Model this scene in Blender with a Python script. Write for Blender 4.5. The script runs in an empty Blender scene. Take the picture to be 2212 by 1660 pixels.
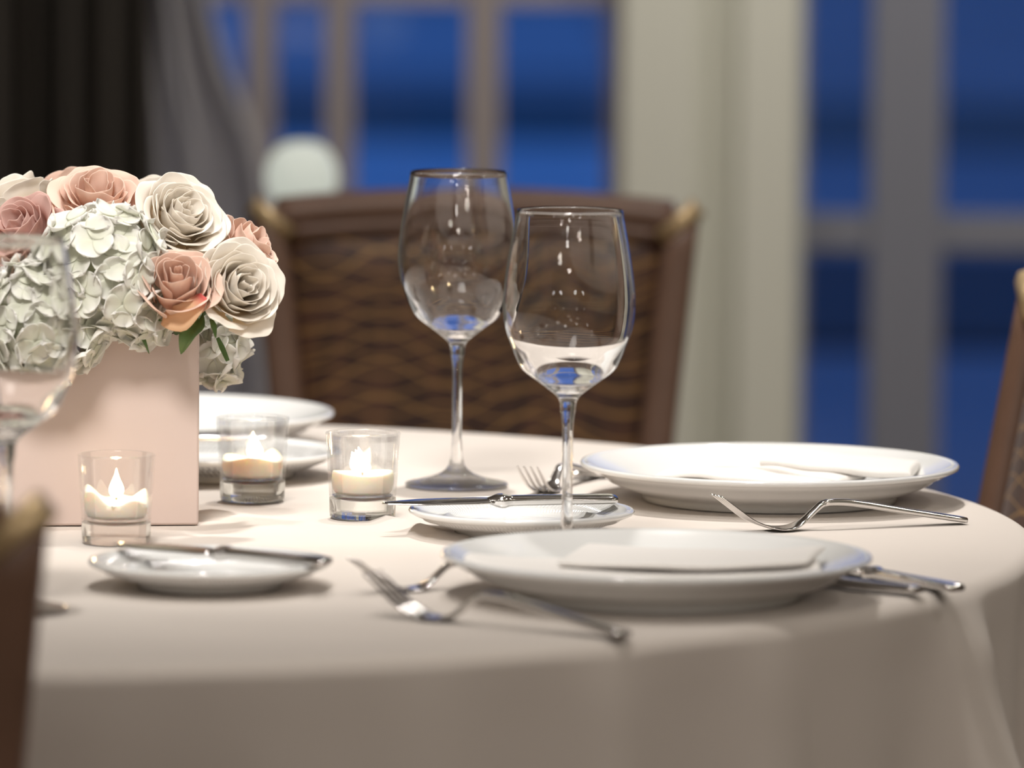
import bpy, bmesh, math, random
from math import sin, cos, pi, radians, sqrt, atan2, tan, exp
from mathutils import Vector, Matrix, noise

S = bpy.context.scene
COL = S.collection
random.seed(7)

# ---------------------------------------------------------------- camera
FPX, CX, CY = 13800.0, 1106.0, 830.0
PITCH = math.atan(1280.0 / FPX)
ROLL = radians(0.5)
CAMZ, TZ = 1.27, 0.75
cam_data = bpy.data.cameras.new('camera')
cam = bpy.data.objects.new('camera', cam_data)
COL.objects.link(cam)
cam_data.sensor_width = 36.0
cam_data.lens = FPX * 36.0 / 2212.0
cam_data.clip_start = 0.05
cam_data.clip_end = 400
cam.matrix_world = (Matrix.Translation((0, 0, CAMZ)) @ Matrix.Rotation(radians(90) - PITCH, 4, 'X')
                    @ Matrix.Rotation(ROLL, 4, 'Z'))
cam_data.dof.use_dof = True
cam_data.dof.focus_distance = 4.53
cam_data.dof.aperture_fstop = cam_data.lens / 47.0
S.camera = cam


def ray(px, py):
    dx, dy = px - CX, py - CY
    a = cos(ROLL) * dx + sin(ROLL) * dy
    b = -sin(ROLL) * dx + cos(ROLL) * dy
    a /= FPX; b /= FPX
    return Vector((a, cos(PITCH) - b * sin(PITCH), -sin(PITCH) - b * cos(PITCH)))


def P(px, py, z=TZ):
    """point of the horizontal plane z seen at a pixel"""
    d = ray(px, py)
    return Vector((0, 0, CAMZ)) + d * ((z - CAMZ) / d.z)


def Q(px, py, Y):
    """point of the vertical plane y = Y seen at a pixel"""
    d = ray(px, py)
    return Vector((0, 0, CAMZ)) + d * (Y / d.y)


# ---------------------------------------------------------------- world, render look
S.view_settings.view_transform = 'Standard'
S.view_settings.look = 'None'
S.view_settings.exposure = 0.0
S.view_settings.gamma = 1.0
S.view_settings.use_curve_mapping = False
cy = S.cycles
cy.use_denoising = True
cy.max_bounces = 12
cy.diffuse_bounces = 5
cy.glossy_bounces = 6
cy.transmission_bounces = 12
cy.transparent_max_bounces = 32
cy.sample_clamp_indirect = 6.0
cy.blur_glossy = 0.3
cy.caustics_reflective = False
cy.caustics_refractive = False

world = bpy.data.worlds.new('dusk_sky')
S.world = world
world.use_nodes = True
wn = world.node_tree
bgn = wn.nodes['Background']
bgn.inputs['Color'].default_value = (0.050, 0.155, 0.54, 1)
bgn.inputs['Strength'].default_value = 1.05


def lamp(name, kind, loc, energy, color, size=0.05, target=None, spot=None, blend=0.6):
    ld = bpy.data.lights.new(name, kind)
    ld.energy = energy
    ld.color = color
    if name in ('downlight_main', 'downlight_table', 'centrepiece_spot'): ld.cycles.is_caustics_light = True
    if kind == 'AREA':
        ld.size = size
    else:
        ld.shadow_soft_size = size
    if kind == 'SPOT':
        ld.spot_size = radians(spot)
        ld.spot_blend = blend
    o = bpy.data.objects.new(name, ld)
    COL.objects.link(o)
    o.location = loc
    if target is not None:
        d = Vector(target) - Vector(loc)
        o.rotation_euler = d.to_track_quat('-Z', 'Y').to_euler()
    return o


WARM = (1.0, 0.90, 0.78)
NEUT = (1.0, 0.955, 0.90)
CEIL = 3.0
# recessed ceiling downlights of the dining room
lamp('downlight_main', 'SPOT', (0.02, 5.16, CEIL - 0.08), 185, NEUT, 0.055, (0.0, 5.10, TZ), 62, 1.0)
lamp('downlight_table', 'SPOT', (-0.30, 3.95, CEIL - 0.08), 66, NEUT, 0.05, (-0.30, 3.95, TZ), 76, 1.0)
lamp('centrepiece_spot', 'SPOT', (-0.45, 2.75, CEIL - 0.08), 520, NEUT, 0.42, (-0.30, 4.60, 0.99), 23, 0.8)
for i, (x, y, e) in enumerate([(-2.6, 2.2, 6), (1.2, 2.0, 12), (2.4, 2.3, 12), (-2.4, 4.4, 25), (1.9, 4.4, 25),
                               (-1.6, 6.6, 18), (0.5, 6.6, 18), (2.4, 6.6, 40)]):
    lamp('downlight', 'SPOT', (x, y, CEIL - 0.08), e, NEUT, 0.05, (x, y, 0), 130, 0.8)
# unseen spots added to brighten the pier and window wall
for x, e in ((-0.5, 52), (0.45, 105), (1.3, 80), (2.4, 50)):
    lamp('back_wall_fill', 'SPOT', (x, 8.1, CEIL - 0.08), e, NEUT, 0.06, (x, 9.0, 0.9), 110, 0.8)
# unseen area lamps added around the camera for streaks in the glasses
for x, y in ((-2.9, 0.4), (-1.3, -0.4), (0.5, 0.3), (1.9, -0.6), (3.3, 0.9), (-0.5, -2.2)):
    lamp('glint_panel', 'AREA', (x, y, CEIL - 0.02), 11, NEUT, 0.26).data.shape = 'RECTANGLE'
for o_ in list(COL.objects):
    if o_.name.startswith('glint_panel'): o_.data.size_y = 0.55
# unseen point lamps added for small dots mirrored in the glasses
for cx_, cy_, cz_ in ((-1.5, -0.4, 2.25), (1.4, 0.6, 2.3), (0.0, -1.2, 2.2), (2.6, 3.2, 2.3)):
    for k in range(5):
        a_ = k * 2 * pi / 5 + cx_
        lamp('glint_point', 'POINT', (cx_ + 0.24 * cos(a_), cy_ + 0.24 * sin(a_), cz_), 2.6, WARM, 0.028)
# unseen area lamps added at the rear wall, mirrored by the glass bowls
for x in (-4.4, -2.2, 1.5, 3.9):
    o_ = lamp('rear_glint_area', 'AREA', (x, -4.15, 1.85), 5, NEUT, 0.12, (x, 0, 1.85))
    o_.data.shape = 'RECTANGLE'; o_.data.size_y = 0.30


# ---------------------------------------------------------------- materials
def mat(name, color, rough=0.5, metal=0.0, spec=0.5, bump=None, noise_amt=0.0, noise_scale=8.0, sss=0.0, coat=0.0,
        sheen=0.0, emit=None, estr=0.0, trans=None):
    m = bpy.data.materials.new(name)
    m.use_nodes = True
    n = m.node_tree.nodes; l = m.node_tree.links
    b = n['Principled BSDF']
    b.inputs['Base Color'].default_value = (*color, 1)
    b.inputs['Roughness'].default_value = rough
    b.inputs['Metallic'].default_value = metal
    b.inputs['Specular IOR Level'].default_value = spec
    b.inputs['Coat Weight'].default_value = coat
    b.inputs['Coat Roughness'].default_value = 0.05
    b.inputs['Sheen Weight'].default_value = sheen
    if sss:
        b.inputs['Subsurface Weight'].default_value = sss
        b.inputs['Subsurface Radius'].default_value = (0.012, 0.008, 0.005)
        b.inputs['Subsurface Scale'].default_value = 0.6
    if emit:
        b.inputs['Emission Color'].default_value = (*emit, 1)
        b.inputs['Emission Strength'].default_value = estr
    tc = n.new('ShaderNodeTexCoord')
    if noise_amt:
        nt = n.new('ShaderNodeTexNoise')
        nt.inputs['Scale'].default_value = noise_scale
        nt.inputs['Detail'].default_value = 4
        l.new(tc.outputs['Object'], nt.inputs['Vector'])
        r = n.new('ShaderNodeMapRange')
        r.inputs['To Min'].default_value = 1 - noise_amt
        r.inputs['To Max'].default_value = 1 + noise_amt
        l.new(nt.outputs['Fac'], r.inputs['Value'])
        h = n.new('ShaderNodeMix'); h.data_type = 'RGBA'; h.blend_type = 'MULTIPLY'
        h.inputs['Factor'].default_value = 1
        h.inputs['A'].default_value = (*color, 1)
        l.new(r.outputs['Result'], h.inputs['B'])
        l.new(h.outputs['Result'], b.inputs['Base Color'])
    if bump:
        sc, st, dist = bump
        nt = n.new('ShaderNodeTexNoise')
        nt.inputs['Scale'].default_value = sc
        nt.inputs['Detail'].default_value = 3
        l.new(tc.outputs['Object'], nt.inputs['Vector'])
        bp = n.new('ShaderNodeBump')
        bp.inputs['Strength'].default_value = st
        bp.inputs['Distance'].default_value = dist
        l.new(nt.outputs['Fac'], bp.inputs['Height'])
        l.new(bp.outputs['Normal'], b.inputs['Normal'])
    if trans:
        t = n.new('ShaderNodeBsdfTranslucent')
        t.inputs['Color'].default_value = (*[min(1, c * 1.05) for c in color], 1)
        mx = n.new('ShaderNodeMixShader')
        mx.inputs['Fac'].default_value = trans
        l.new(b.outputs['BSDF'], mx.inputs[1]); l.new(t.outputs['BSDF'], mx.inputs[2])
        l.new(mx.outputs['Shader'], n['Material Output'].inputs['Surface'])
    return m


def thin_glass(name, tint=(0.985, 0.99, 0.985), extra=0.0):
    """thin clear sheet: what is not mirrored goes straight through"""
    m = bpy.data.materials.new(name); m.use_nodes = True
    n = m.node_tree.nodes; l = m.node_tree.links
    n.remove(n['Principled BSDF'])
    tr = n.new('ShaderNodeBsdfTransparent'); tr.inputs['Color'].default_value = (*tint, 1)
    gl = n.new('ShaderNodeBsdfGlossy'); gl.inputs['Roughness'].default_value = 0.015
    fr = n.new('ShaderNodeFresnel'); fr.inputs['IOR'].default_value = 1.48
    # use the un-flipped facing so inner and outer skins mirror alike
    geo = n.new('ShaderNodeNewGeometry')
    dt = n.new('ShaderNodeVectorMath'); dt.operation = 'DOT_PRODUCT'
    l.new(geo.outputs['Incoming'], dt.inputs[0]); l.new(geo.outputs['Normal'], dt.inputs[1])
    ab = n.new('ShaderNodeMath'); ab.operation = 'ABSOLUTE'; l.new(dt.outputs['Value'], ab.inputs[0])
    om = n.new('ShaderNodeMath'); om.operation = 'SUBTRACT'; om.inputs[0].default_value = 1; l.new(ab.outputs[0], om.inputs[1])
    pw = n.new('ShaderNodeMath'); pw.operation = 'POWER'; pw.inputs[1].default_value = 3.4; l.new(om.outputs[0], pw.inputs[0])
    ma = n.new('ShaderNodeMath'); ma.operation = 'MULTIPLY_ADD'; ma.inputs[1].default_value = 0.75; ma.inputs[2].default_value = 0.030 + extra
    l.new(pw.outputs[0], ma.inputs[0])
    n.remove(fr)
    mx = n.new('ShaderNodeMixShader')
    l.new(ma.outputs[0], mx.inputs['Fac']); l.new(tr.outputs[0], mx.inputs[1]); l.new(gl.outputs[0], mx.inputs[2])
    l.new(mx.outputs[0], n['Material Output'].inputs['Surface'])
    return m


def solid_glass(name, tint=(1, 1, 1), ior=1.5, clear=0.3):
    m = bpy.data.materials.new(name); m.use_nodes = True
    n = m.node_tree.nodes; l = m.node_tree.links
    n.remove(n['Principled BSDF'])
    g = n.new('ShaderNodeBsdfGlass'); g.inputs['Color'].default_value = (*tint, 1)
    g.inputs['Roughness'].default_value = 0.0; g.inputs['IOR'].default_value = ior
    tr = n.new('ShaderNodeBsdfTransparent')
    mx = n.new('ShaderNodeMixShader'); mx.inputs['Fac'].default_value = clear
    l.new(g.outputs[0], mx.inputs[1]); l.new(tr.outputs[0], mx.inputs[2])
    l.new(mx.outputs[0], n['Material Output'].inputs['Surface'])
    return m


def petal_mat(name, tip, base):
    m = mat(name, tip, rough=0.6, spec=0.15, bump=(90, 0.25, 0.001))
    n = m.node_tree.nodes; l = m.node_tree.links
    b = n['Principled BSDF']
    uv = n.new('ShaderNodeUVMap')
    sx = n.new('ShaderNodeSeparateXYZ'); l.new(uv.outputs['UV'], sx.inputs[0])
    cr = n.new('ShaderNodeValToRGB')
    cr.color_ramp.elements[0].color = (*base, 1); cr.color_ramp.elements[0].position = 0.05
    cr.color_ramp.elements[1].color = (*tip, 1); cr.color_ramp.elements[1].position = 0.75
    l.new(sx.outputs['Y'], cr.inputs['Fac'])
    l.new(cr.outputs['Color'], b.inputs['Base Color'])
    t = n.new('ShaderNodeBsdfTranslucent'); l.new(cr.outputs['Color'], t.inputs['Color'])
    mx = n.new('ShaderNodeMixShader'); mx.inputs['Fac'].default_value = 0.42
    l.new(b.outputs['BSDF'], mx.inputs[1]); l.new(t.outputs['BSDF'], mx.inputs[2])
    l.new(mx.outputs['Shader'], n['Material Output'].inputs['Surface'])
    return m


def fabric_mat(name):
    m = mat(name, (0.1, 0.05, 0.03), rough=0.55, spec=0.35, sheen=0.15, bump=(400, 0.3, 0.0006))
    n = m.node_tree.nodes; l = m.node_tree.links
    b = n['Principled BSDF']
    tc = n.new('ShaderNodeTexCoord')
    base = n.new('ShaderNodeTexNoise'); base.inputs['Scale'].default_value = 1
    mp = n.new('ShaderNodeMapping'); mp.inputs['Scale'].default_value = (60, 60, 2.5)
    l.new(tc.outputs['Object'], mp.inputs['Vector']); l.new(mp.outputs[0], base.inputs['Vector'])
    cr = n.new('ShaderNodeValToRGB')
    cr.color_ramp.elements[0].color = (0.045, 0.018, 0.010, 1); cr.color_ramp.elements[0].position = 0.4
    cr.color_ramp.elements[1].color = (0.10, 0.042, 0.022, 1); cr.color_ramp.elements[1].position = 0.62
    l.new(base.outputs['Fac'], cr.inputs['Fac'])
    prev = cr.outputs['Color']
    for k, (scz, ph, amp, fx) in enumerate([(50, 0.0, 0.30, 58), (38, 2.1, 0.36, 43), (21, 4.0, 0.38, 78)][:2]):
        sep = n.new('ShaderNodeSeparateXYZ'); l.new(tc.outputs['Object'], sep.inputs[0])
        nz = n.new('ShaderNodeTexNoise'); nz.inputs['Scale'].default_value = 6 + 3 * k; nz.inputs['Detail'].default_value = 0
        l.new(tc.outputs['Object'], nz.inputs['Vector'])
        mx_ = n.new('ShaderNodeMath'); mx_.operation = 'MULTIPLY_ADD'; mx_.inputs[1].default_value = fx; mx_.inputs[2].default_value = ph
        l.new(sep.outputs['X'], mx_.inputs[0])
        sn = n.new('ShaderNodeMath'); sn.operation = 'SINE'; l.new(mx_.outputs[0], sn.inputs[0])
        sa = n.new('ShaderNodeMath'); sa.operation = 'MULTIPLY'; sa.inputs[1].default_value = amp; l.new(sn.outputs[0], sa.inputs[0])
        za = n.new('ShaderNodeMath'); za.operation = 'MULTIPLY_ADD'; za.inputs[1].default_value = scz; l.new(sep.outputs['Z'], za.inputs[0]); l.new(sa.outputs[0], za.inputs[2])
        nm = n.new('ShaderNodeMath'); nm.operation = 'MULTIPLY_ADD'; nm.inputs[1].default_value = 1.9; l.new(nz.outputs['Fac'], nm.inputs[0]); l.new(za.outputs[0], nm.inputs[2])
        fr = n.new('ShaderNodeMath'); fr.operation = 'FRACT'; l.new(nm.outputs[0], fr.inputs[0])
        c = n.new('ShaderNodeMath'); c.operation = 'SUBTRACT'; c.inputs[1].default_value = 0.5; l.new(fr.outputs[0], c.inputs[0])
        a = n.new('ShaderNodeMath'); a.operation = 'ABSOLUTE'; l.new(c.outputs[0], a.inputs[0])
        mr = n.new('ShaderNodeMapRange'); mr.inputs['From Min'].default_value = 0.025; mr.inputs['From Max'].default_value = 0.06
        mr.inputs['To Min'].default_value = 1; mr.inputs['To Max'].default_value = 0
        l.new(a.outputs[0], mr.inputs['Value'])
        mix = n.new('ShaderNodeMix'); mix.data_type = 'RGBA'
        l.new(mr.outputs['Result'], mix.inputs['Factor']); l.new(prev, mix.inputs['A'])
        mix.inputs['B'].default_value = (0.34, 0.185, 0.06, 1)
        prev = mix.outputs['Result']
    l.new(prev, b.inputs['Base Color'])
    return m


M = {}
M['cloth'] = mat('linen_cloth', (0.66, 0.60, 0.55), rough=0.85, spec=0.1, bump=(900, 0.12, 0.0006), sheen=0.1)
M['china'] = mat('white_china', (0.80, 0.80, 0.79), rough=0.12, spec=0.55, coat=0.4)
M['napkin'] = mat('white_napkin', (0.80, 0.77, 0.74), rough=0.9, spec=0.1, bump=(1200, 0.1, 0.0004))
M['steel'] = mat('polished_steel', (0.72, 0.70, 0.68), rough=0.13, metal=1.0, bump=(60, 0.03, 0.001))
M['vase'] = mat('blush_ceramic', (0.58, 0.47, 0.43), rough=0.42, spec=0.4, noise_amt=0.05, noise_scale=14, bump=(20, 0.08, 0.002))
M['wax'] = mat('ivory_wax', (0.93, 0.87, 0.76), rough=0.45, sss=0.6)
M['wick'] = mat('burnt_wick', (0.03, 0.02, 0.02), rough=0.9)
M['flame'] = mat('candle_flame', (0, 0, 0), rough=1, emit=(1.0, 0.70, 0.34), estr=120)
M['thin'] = thin_glass('crystal_wall')
M['votive'] = solid_glass('votive_wall', (0.985, 0.99, 0.98), clear=0.78)
M['pane'] = thin_glass('window_pane', (0.93, 0.95, 0.96))
M['glass'] = solid_glass('crystal', clear=0.22)
M['foot_glass'] = solid_glass('crystal_foot', clear=0.42)
M['bowl'] = solid_glass('crystal_bowl', clear=0.0)
M['votive_base'] = solid_glass('votive_base', (0.97, 0.98, 0.96), clear=0.25)
M['wood'] = mat('walnut_frame', (0.175, 0.098, 0.066), rough=0.42, spec=0.4, noise_amt=0.25, noise_scale=20)
M['brass'] = mat('brass_inlay', (0.62, 0.46, 0.26), rough=0.38, metal=0.55)
M['fabric'] = fabric_mat('brown_squiggle_fabric')
M['white_petal'] = petal_mat('white_petal', (0.92, 0.88, 0.82), (0.90, 0.78, 0.58))
M['blush_petal'] = petal_mat('blush_petal', (0.86, 0.685, 0.59), (0.84, 0.56, 0.40))
M['pink_petal'] = petal_mat('dusty_pink_petal', (0.76, 0.545, 0.49), (0.69, 0.42, 0.34))
M['hyd_petal'] = petal_mat('hydrangea_petal', (0.87, 0.86, 0.83), (0.82, 0.83, 0.72))
M['guard_petal'] = petal_mat('rose_edged_petal', (0.70, 0.16, 0.14), (0.88, 0.62, 0.40))
M['guard_petal'].node_tree.nodes['Color Ramp'].color_ramp.elements[0].position = 0.72
M['guard_petal'].node_tree.nodes['Color Ramp'].color_ramp.elements[1].position = 0.93
M['leaf'] = mat('leaf_green', (0.07, 0.14, 0.03), rough=0.45, noise_amt=0.3, noise_scale=60)
M['stem'] = mat('stem_green', (0.04, 0.08, 0.025), rough=0.6)
M['wall'] = mat('sage_wall_paint', (0.60, 0.595, 0.51), rough=0.7, noise_amt=0.02, noise_scale=2)
M['wall_dark'] = mat('sage_shadow_paint', (0.42, 0.41, 0.35), rough=0.7)
M['taupe'] = mat('taupe_window_paint', (0.27, 0.235, 0.225), rough=0.6)
M['grey'] = mat('grey_door_paint', (0.17, 0.175, 0.205), rough=0.6)
M['ceiling'] = mat('ceiling_paint', (0.70, 0.67, 0.62), rough=0.9)
M['carpet'] = mat('dark_carpet', (0.14, 0.10, 0.08), rough=0.95, noise_amt=0.4, noise_scale=15, bump=(200, 0.5, 0.004))
M['drape'] = mat('charcoal_drape', (0.035, 0.028, 0.021), rough=0.9, noise_amt=0.1, noise_scale=5)
M['sheer'] = mat('grey_sheer', (0.60, 0.58, 0.58), rough=0.9, trans=0.5)
M['globe'] = mat('opal_glass', (0.85, 0.85, 0.80), rough=0.3, emit=(0.80, 0.88, 0.78), estr=0.5)
M['bronze'] = mat('bronze_pole', (0.08, 0.06, 0.05), rough=0.4, metal=0.8)
M['patio'] = mat('patio_stone', (0.27, 0.245, 0.25), rough=0.75, noise_amt=0.45, noise_scale=0.35)
M['dark_far'] = mat('dark_far_strip', (0.07, 0.10, 0.10), rough=0.95, noise_amt=0.4, noise_scale=0.5)  # ground tones for the bands seen through the panes
M['pale_far'] = mat('pale_far_strip', (0.42, 0.42, 0.43), rough=0.8, noise_amt=0.3, noise_scale=1.2)
M['pale_near'] = mat('pale_near_strip', (0.46, 0.55, 0.58), rough=0.6, noise_amt=0.2, noise_scale=0.6)
M['dark_near'] = mat('dark_near_strip', (0.035, 0.045, 0.05), rough=0.95, noise_amt=0.4, noise_scale=3)


# ---------------------------------------------------------------- mesh helpers
def mesh_obj(name, verts, faces, m, parent=None, smooth=True, uvs=None):
    me = bpy.data.meshes.new(name)
    me.from_pydata([tuple(v) for v in verts], [], faces)
    me.validate()
    if uvs:
        ul = me.uv_layers.new(name='UVMap')
        for lp in me.loops:
            ul.data[lp.index].uv = uvs[lp.vertex_index]
    for p in me.polygons:
        p.use_smooth = smooth
    if m is not None:
        me.materials.append(m)
    o = bpy.data.objects.new(name, me)
    COL.objects.link(o)
    if parent is not None:
        o.parent = parent
    return o


def empty(name, loc=(0, 0, 0), rz=0.0):
    o = bpy.data.objects.new(name, None)
    COL.objects.link(o)
    o.location = loc
    o.rotation_euler = (0, 0, rz)
    o.empty_display_size = 0.05
    return o


def tag(o, label, cat, group=None, kind=None):
    o['label'] = label
    o['category'] = cat
    if cat in ('tablecloth', 'plate', 'napkin'): o.cycles.is_caustics_receiver = True
    if cat in ('wine glass', 'candle holder'):
        for c_ in o.children: c_.cycles.is_caustics_caster = True
    if group: o['group'] = group
    if kind: o['kind'] = kind
    return o


def lathe(name, prof, m, parent=None, seg=96, smooth=True):
    """prof: list of (r, z); r == 0 makes a pole"""
    V, F, rings = [], [], []
    for r, z in prof:
        if r <= 1e-7:
            V.append((0, 0, z)); rings.append([len(V) - 1])
        else:
            st = len(V)
            for k in range(seg):
                a = 2 * pi * k / seg
                V.append((r * cos(a), r * sin(a), z))
            rings.append(list(range(st, st + seg)))
    for a, b in zip(rings[:-1], rings[1:]):
        for k in range(seg):
            k2 = (k + 1) % seg
            if len(a) == 1 and len(b) == 1: continue
            if len(a) == 1: F.append((a[0], b[k2], b[k]))
            elif len(b) == 1: F.append((a[k], a[k2], b[0]))
            else: F.append((a[k], a[k2], b[k2], b[k]))
    # recalc outward later
    o = mesh_obj(name, V, F, m, parent, smooth)
    return o


def fix_normals(o):
    bm = bmesh.new(); bm.from_mesh(o.data)
    bmesh.ops.recalc_face_normals(bm, faces=bm.faces)
    bm.to_mesh(o.data); bm.free()
    return o


def box(name, x0, x1, y0, y1, z0, z1, m, parent=None, bevel=0.0, smooth=False):
    bm = bmesh.new()
    bmesh.ops.create_cube(bm, size=1)
    for v in bm.verts:
        v.co = Vector(((x0 + x1) / 2 + v.co.x * (x1 - x0), (y0 + y1) / 2 + v.co.y * (y1 - y0), (z0 + z1) / 2 + v.co.z * (z1 - z0)))
    if bevel:
        bmesh.ops.bevel(bm, geom=bm.edges[:], offset=bevel, segments=3, profile=0.5, affect='EDGES')
    me = bpy.data.meshes.new(name); bm.to_mesh(me); bm.free()
    me.materials.append(m)
    if bevel and smooth:
        for p in me.polygons: p.use_smooth = True
    o = bpy.data.objects.new(name, me); COL.objects.link(o)
    if parent is not None: o.parent = parent
    return o


def boxes(name, lst, m, parent=None):
    V, F = [], []
    for x0, x1, y0, y1, z0, z1 in lst:
        b = len(V)
        V += [(x0, y0, z0), (x1, y0, z0), (x1, y1, z0), (x0, y1, z0), (x0, y0, z1), (x1, y0, z1), (x1, y1, z1), (x0, y1, z1)]
        F += [(b, b + 3, b + 2, b + 1), (b + 4, b + 5, b + 6, b + 7), (b, b + 1, b + 5, b + 4), (b + 1, b + 2, b + 6, b + 5), (b + 2, b + 3, b + 7, b + 6), (b + 3, b, b + 4, b + 7)]
    return mesh_obj(name, V, F, m, parent, False)


def sweep(secs, n=16, power=3.0):
    """secs: list of (center Vector, side Vector, up Vector, half width, half thickness). closed super-ellipse tube"""
    V, F = [], []
    for c, s, u, hw, ht in secs:
        for k in range(n):
            a = 2 * pi * (k + 0.5) / n
            ca, sa = cos(a), sin(a)
            q = (abs(ca) ** power + abs(sa) ** power) ** (-1 / power)
            V.append(c + s * (hw * q * ca) + u * (ht * q * sa))
    for i in range(len(secs) - 1):
        for k in range(n):
            k2 = (k + 1) % n
            F.append((i * n + k, i * n + k2, (i + 1) * n + k2, (i + 1) * n + k))
    F.append(tuple(range(n - 1, -1, -1)))
    b = (len(secs) - 1) * n
    F.append(tuple(range(b, b + n)))
    return V, F


def merge(parts):
    V, F = [], []
    for v, f in parts:
        b = len(V); V += v; F += [tuple(i + b for i in q) for q in f]
    return V, F


def interp(tab, x):
    if x <= tab[0][0]: return tab[0][1]
    for (a, ya), (b, yb) in zip(tab[:-1], tab[1:]):
        if x <= b:
            t = (x - a) / (b - a)
            return ya + (yb - ya) * t
    return tab[-1][1]


def sinterp(tab, x):
    """smooth (catmull-rom) interpolation"""
    n = len(tab)
    if x <= tab[0][0]: return tab[0][1]
    if x >= tab[-1][0]: return tab[-1][1]
    for i in range(n - 1):
        if x <= tab[i + 1][0]: break
    x0, y0 = tab[i]; x1, y1 = tab[i + 1]
    h = x1 - x0; t = (x - x0) / h
    m0 = (y1 - tab[i - 1][1]) / (x1 - tab[i - 1][0]) if i > 0 else (y1 - y0) / h
    m1 = (tab[i + 2][1] - y0) / (tab[i + 2][0] - x0) if i + 2 < n else (y1 - y0) / h
    t2, t3 = t * t, t * t * t
    return (2 * t3 - 3 * t2 + 1) * y0 + (t3 - 2 * t2 + t) * h * m0 + (-2 * t3 + 3 * t2) * y1 + (t3 - t2) * h * m1


def copy_tree(o, parent=None):
    c = o.copy(); COL.objects.link(c); c.parent = parent
    for ch in list(o.children):
        copy_tree(ch, c)
    return c


def smoothstep(a, b, x):
    t = min(1, max(0, (x - a) / (b - a)))
    return t * t * (3 - 2 * t)


# ================================================================ ROOM
WY = 9.2            # window wall
FLOOR_X = 5.2


def struct(o):
    o['kind'] = 'structure'
    return o


def wx(px):
    return Q(px, 400, WY).x


struct(box('floor', -FLOOR_X, FLOOR_X, -4.2, WY + 0.15, -0.1, 0.0, M['carpet']))
struct(box('ceiling', -FLOOR_X, FLOOR_X, -4.2, WY + 0.15, CEIL, CEIL + 0.1, M['ceiling']))
struct(box('wall_left', -FLOOR_X - 0.1, -FLOOR_X, -4.2, WY, 0, CEIL, M['wall']))
struct(box('wall_right', FLOOR_X, FLOOR_X + 0.1, -4.2, WY, 0, CEIL, M['wall']))
struct(box('wall_front', -FLOOR_X, FLOOR_X, -4.3, -4.2, 0, CEIL, M['wall']))
xa, xb = wx(1338), wx(1728)     # the pier between the two windows
HEAD = 2.45
w1l = wx(-300)
w2r = xb + 1.9
struct(boxes('wall_back', [(-FLOOR_X, w1l, WY, WY + 0.15, 0, CEIL), (w2r, FLOOR_X, WY, WY + 0.15, 0, CEIL),
                           (xa, xb, WY, WY + 0.15, 0, CEIL), (w1l, xa, WY, WY + 0.15, HEAD, CEIL), (xb, w2r, WY, WY + 0.15, HEAD, CEIL)], M['wall']))
# mouldings on the pier
struct(box('trim_1', xa, wx(1498), WY - 0.045, WY, 0, HEAD + 0.1, M['wall'], bevel=0.004))
struct(box('trim_2', wx(1590), wx(1712), WY - 0.045, WY, 0, HEAD + 0.1, M['wall'], bevel=0.004))

# window 1: tall panes with taupe stiles
f1 = struct(boxes('window_1', [(w1l, xa, WY + 0.03, WY + 0.10, HEAD - 0.08, HEAD), (w1l, xa, WY + 0.03, WY + 0.10, 0, 0.14)], M['taupe']))
for a, b in ((528, 592), (700, 762), (1006, 1080), (1310, 1345), (222, 262), (-60, -10)):
    struct(boxes('window_stile', [(wx(a), wx(b), WY + 0.025, WY + 0.09, 0.14, HEAD - 0.08)], M['taupe'], f1))
ztop = Q(800, 6, WY).z
struct(boxes('window_rail', [(w1l, xa, WY + 0.035, WY + 0.085, ztop - 0.003, ztop + 0.05), (w1l, xa, WY + 0.035, WY + 0.085, ztop + 0.85, ztop + 0.9)], M['taupe'], f1))
struct(boxes('window_glass', [(w1l, xa, WY + 0.055, WY + 0.059, 0.14, HEAD - 0.08)], M['pane'], f1))

# window 2: grey french door
f2 = struct(boxes('window_2', [(xb, w2r, WY + 0.03, WY + 0.10, HEAD - 0.08, HEAD), (xb, w2r, WY + 0.03, WY + 0.10, 0, 0.22)], M['grey']))
for a, b in ((1722, 1744), (1884, 2038), (2330, 2390), (2650, 2700)):
    struct(boxes('window_stile', [(wx(a), wx(b), WY + 0.025, WY + 0.09, 0.22, HEAD - 0.08)], M['grey'], f2))
z1, z2 = Q(1900, 545, WY).z, Q(1900, 466, WY).z
struct(boxes('window_rail', [(xb, w2r, WY + 0.035, WY + 0.085, z1, z2), (xb, w2r, WY + 0.035, WY + 0.085, z1 + 0.6, z2 + 0.6), (xb, w2r, WY + 0.035, WY + 0.085, z1 + 1.2, z2 + 1.2)], M['grey'], f2))
struct(boxes('window_glass', [(xb, w2r, WY + 0.055, WY + 0.059, 0.22, HEAD - 0.08)], M['pane'], f2))

# outside: patio, plus strips added for paler and darker bands in the panes
struct(box('ground', -60, 60, WY + 0.16, 90, -0.25, -0.15, M['patio']))
struct(box('ground_dark_strip_near', -30, 30, 16.3, 19.6, -0.15, -0.12, M['dark_near']))
struct(box('ground_pale_strip_near', -30, 0.42, 20.6, 25.6, -0.15, -0.13, M['pale_near']))
struct(box('ground_pale_strip_far', -30, 0.5, 31.5, 42.0, -0.15, -0.12, M['pale_far']))
struct(box('ground_dark_strip_far', -30, 30, 25.6, 29.5, -0.15, -0.13, M['dark_far']))


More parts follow.
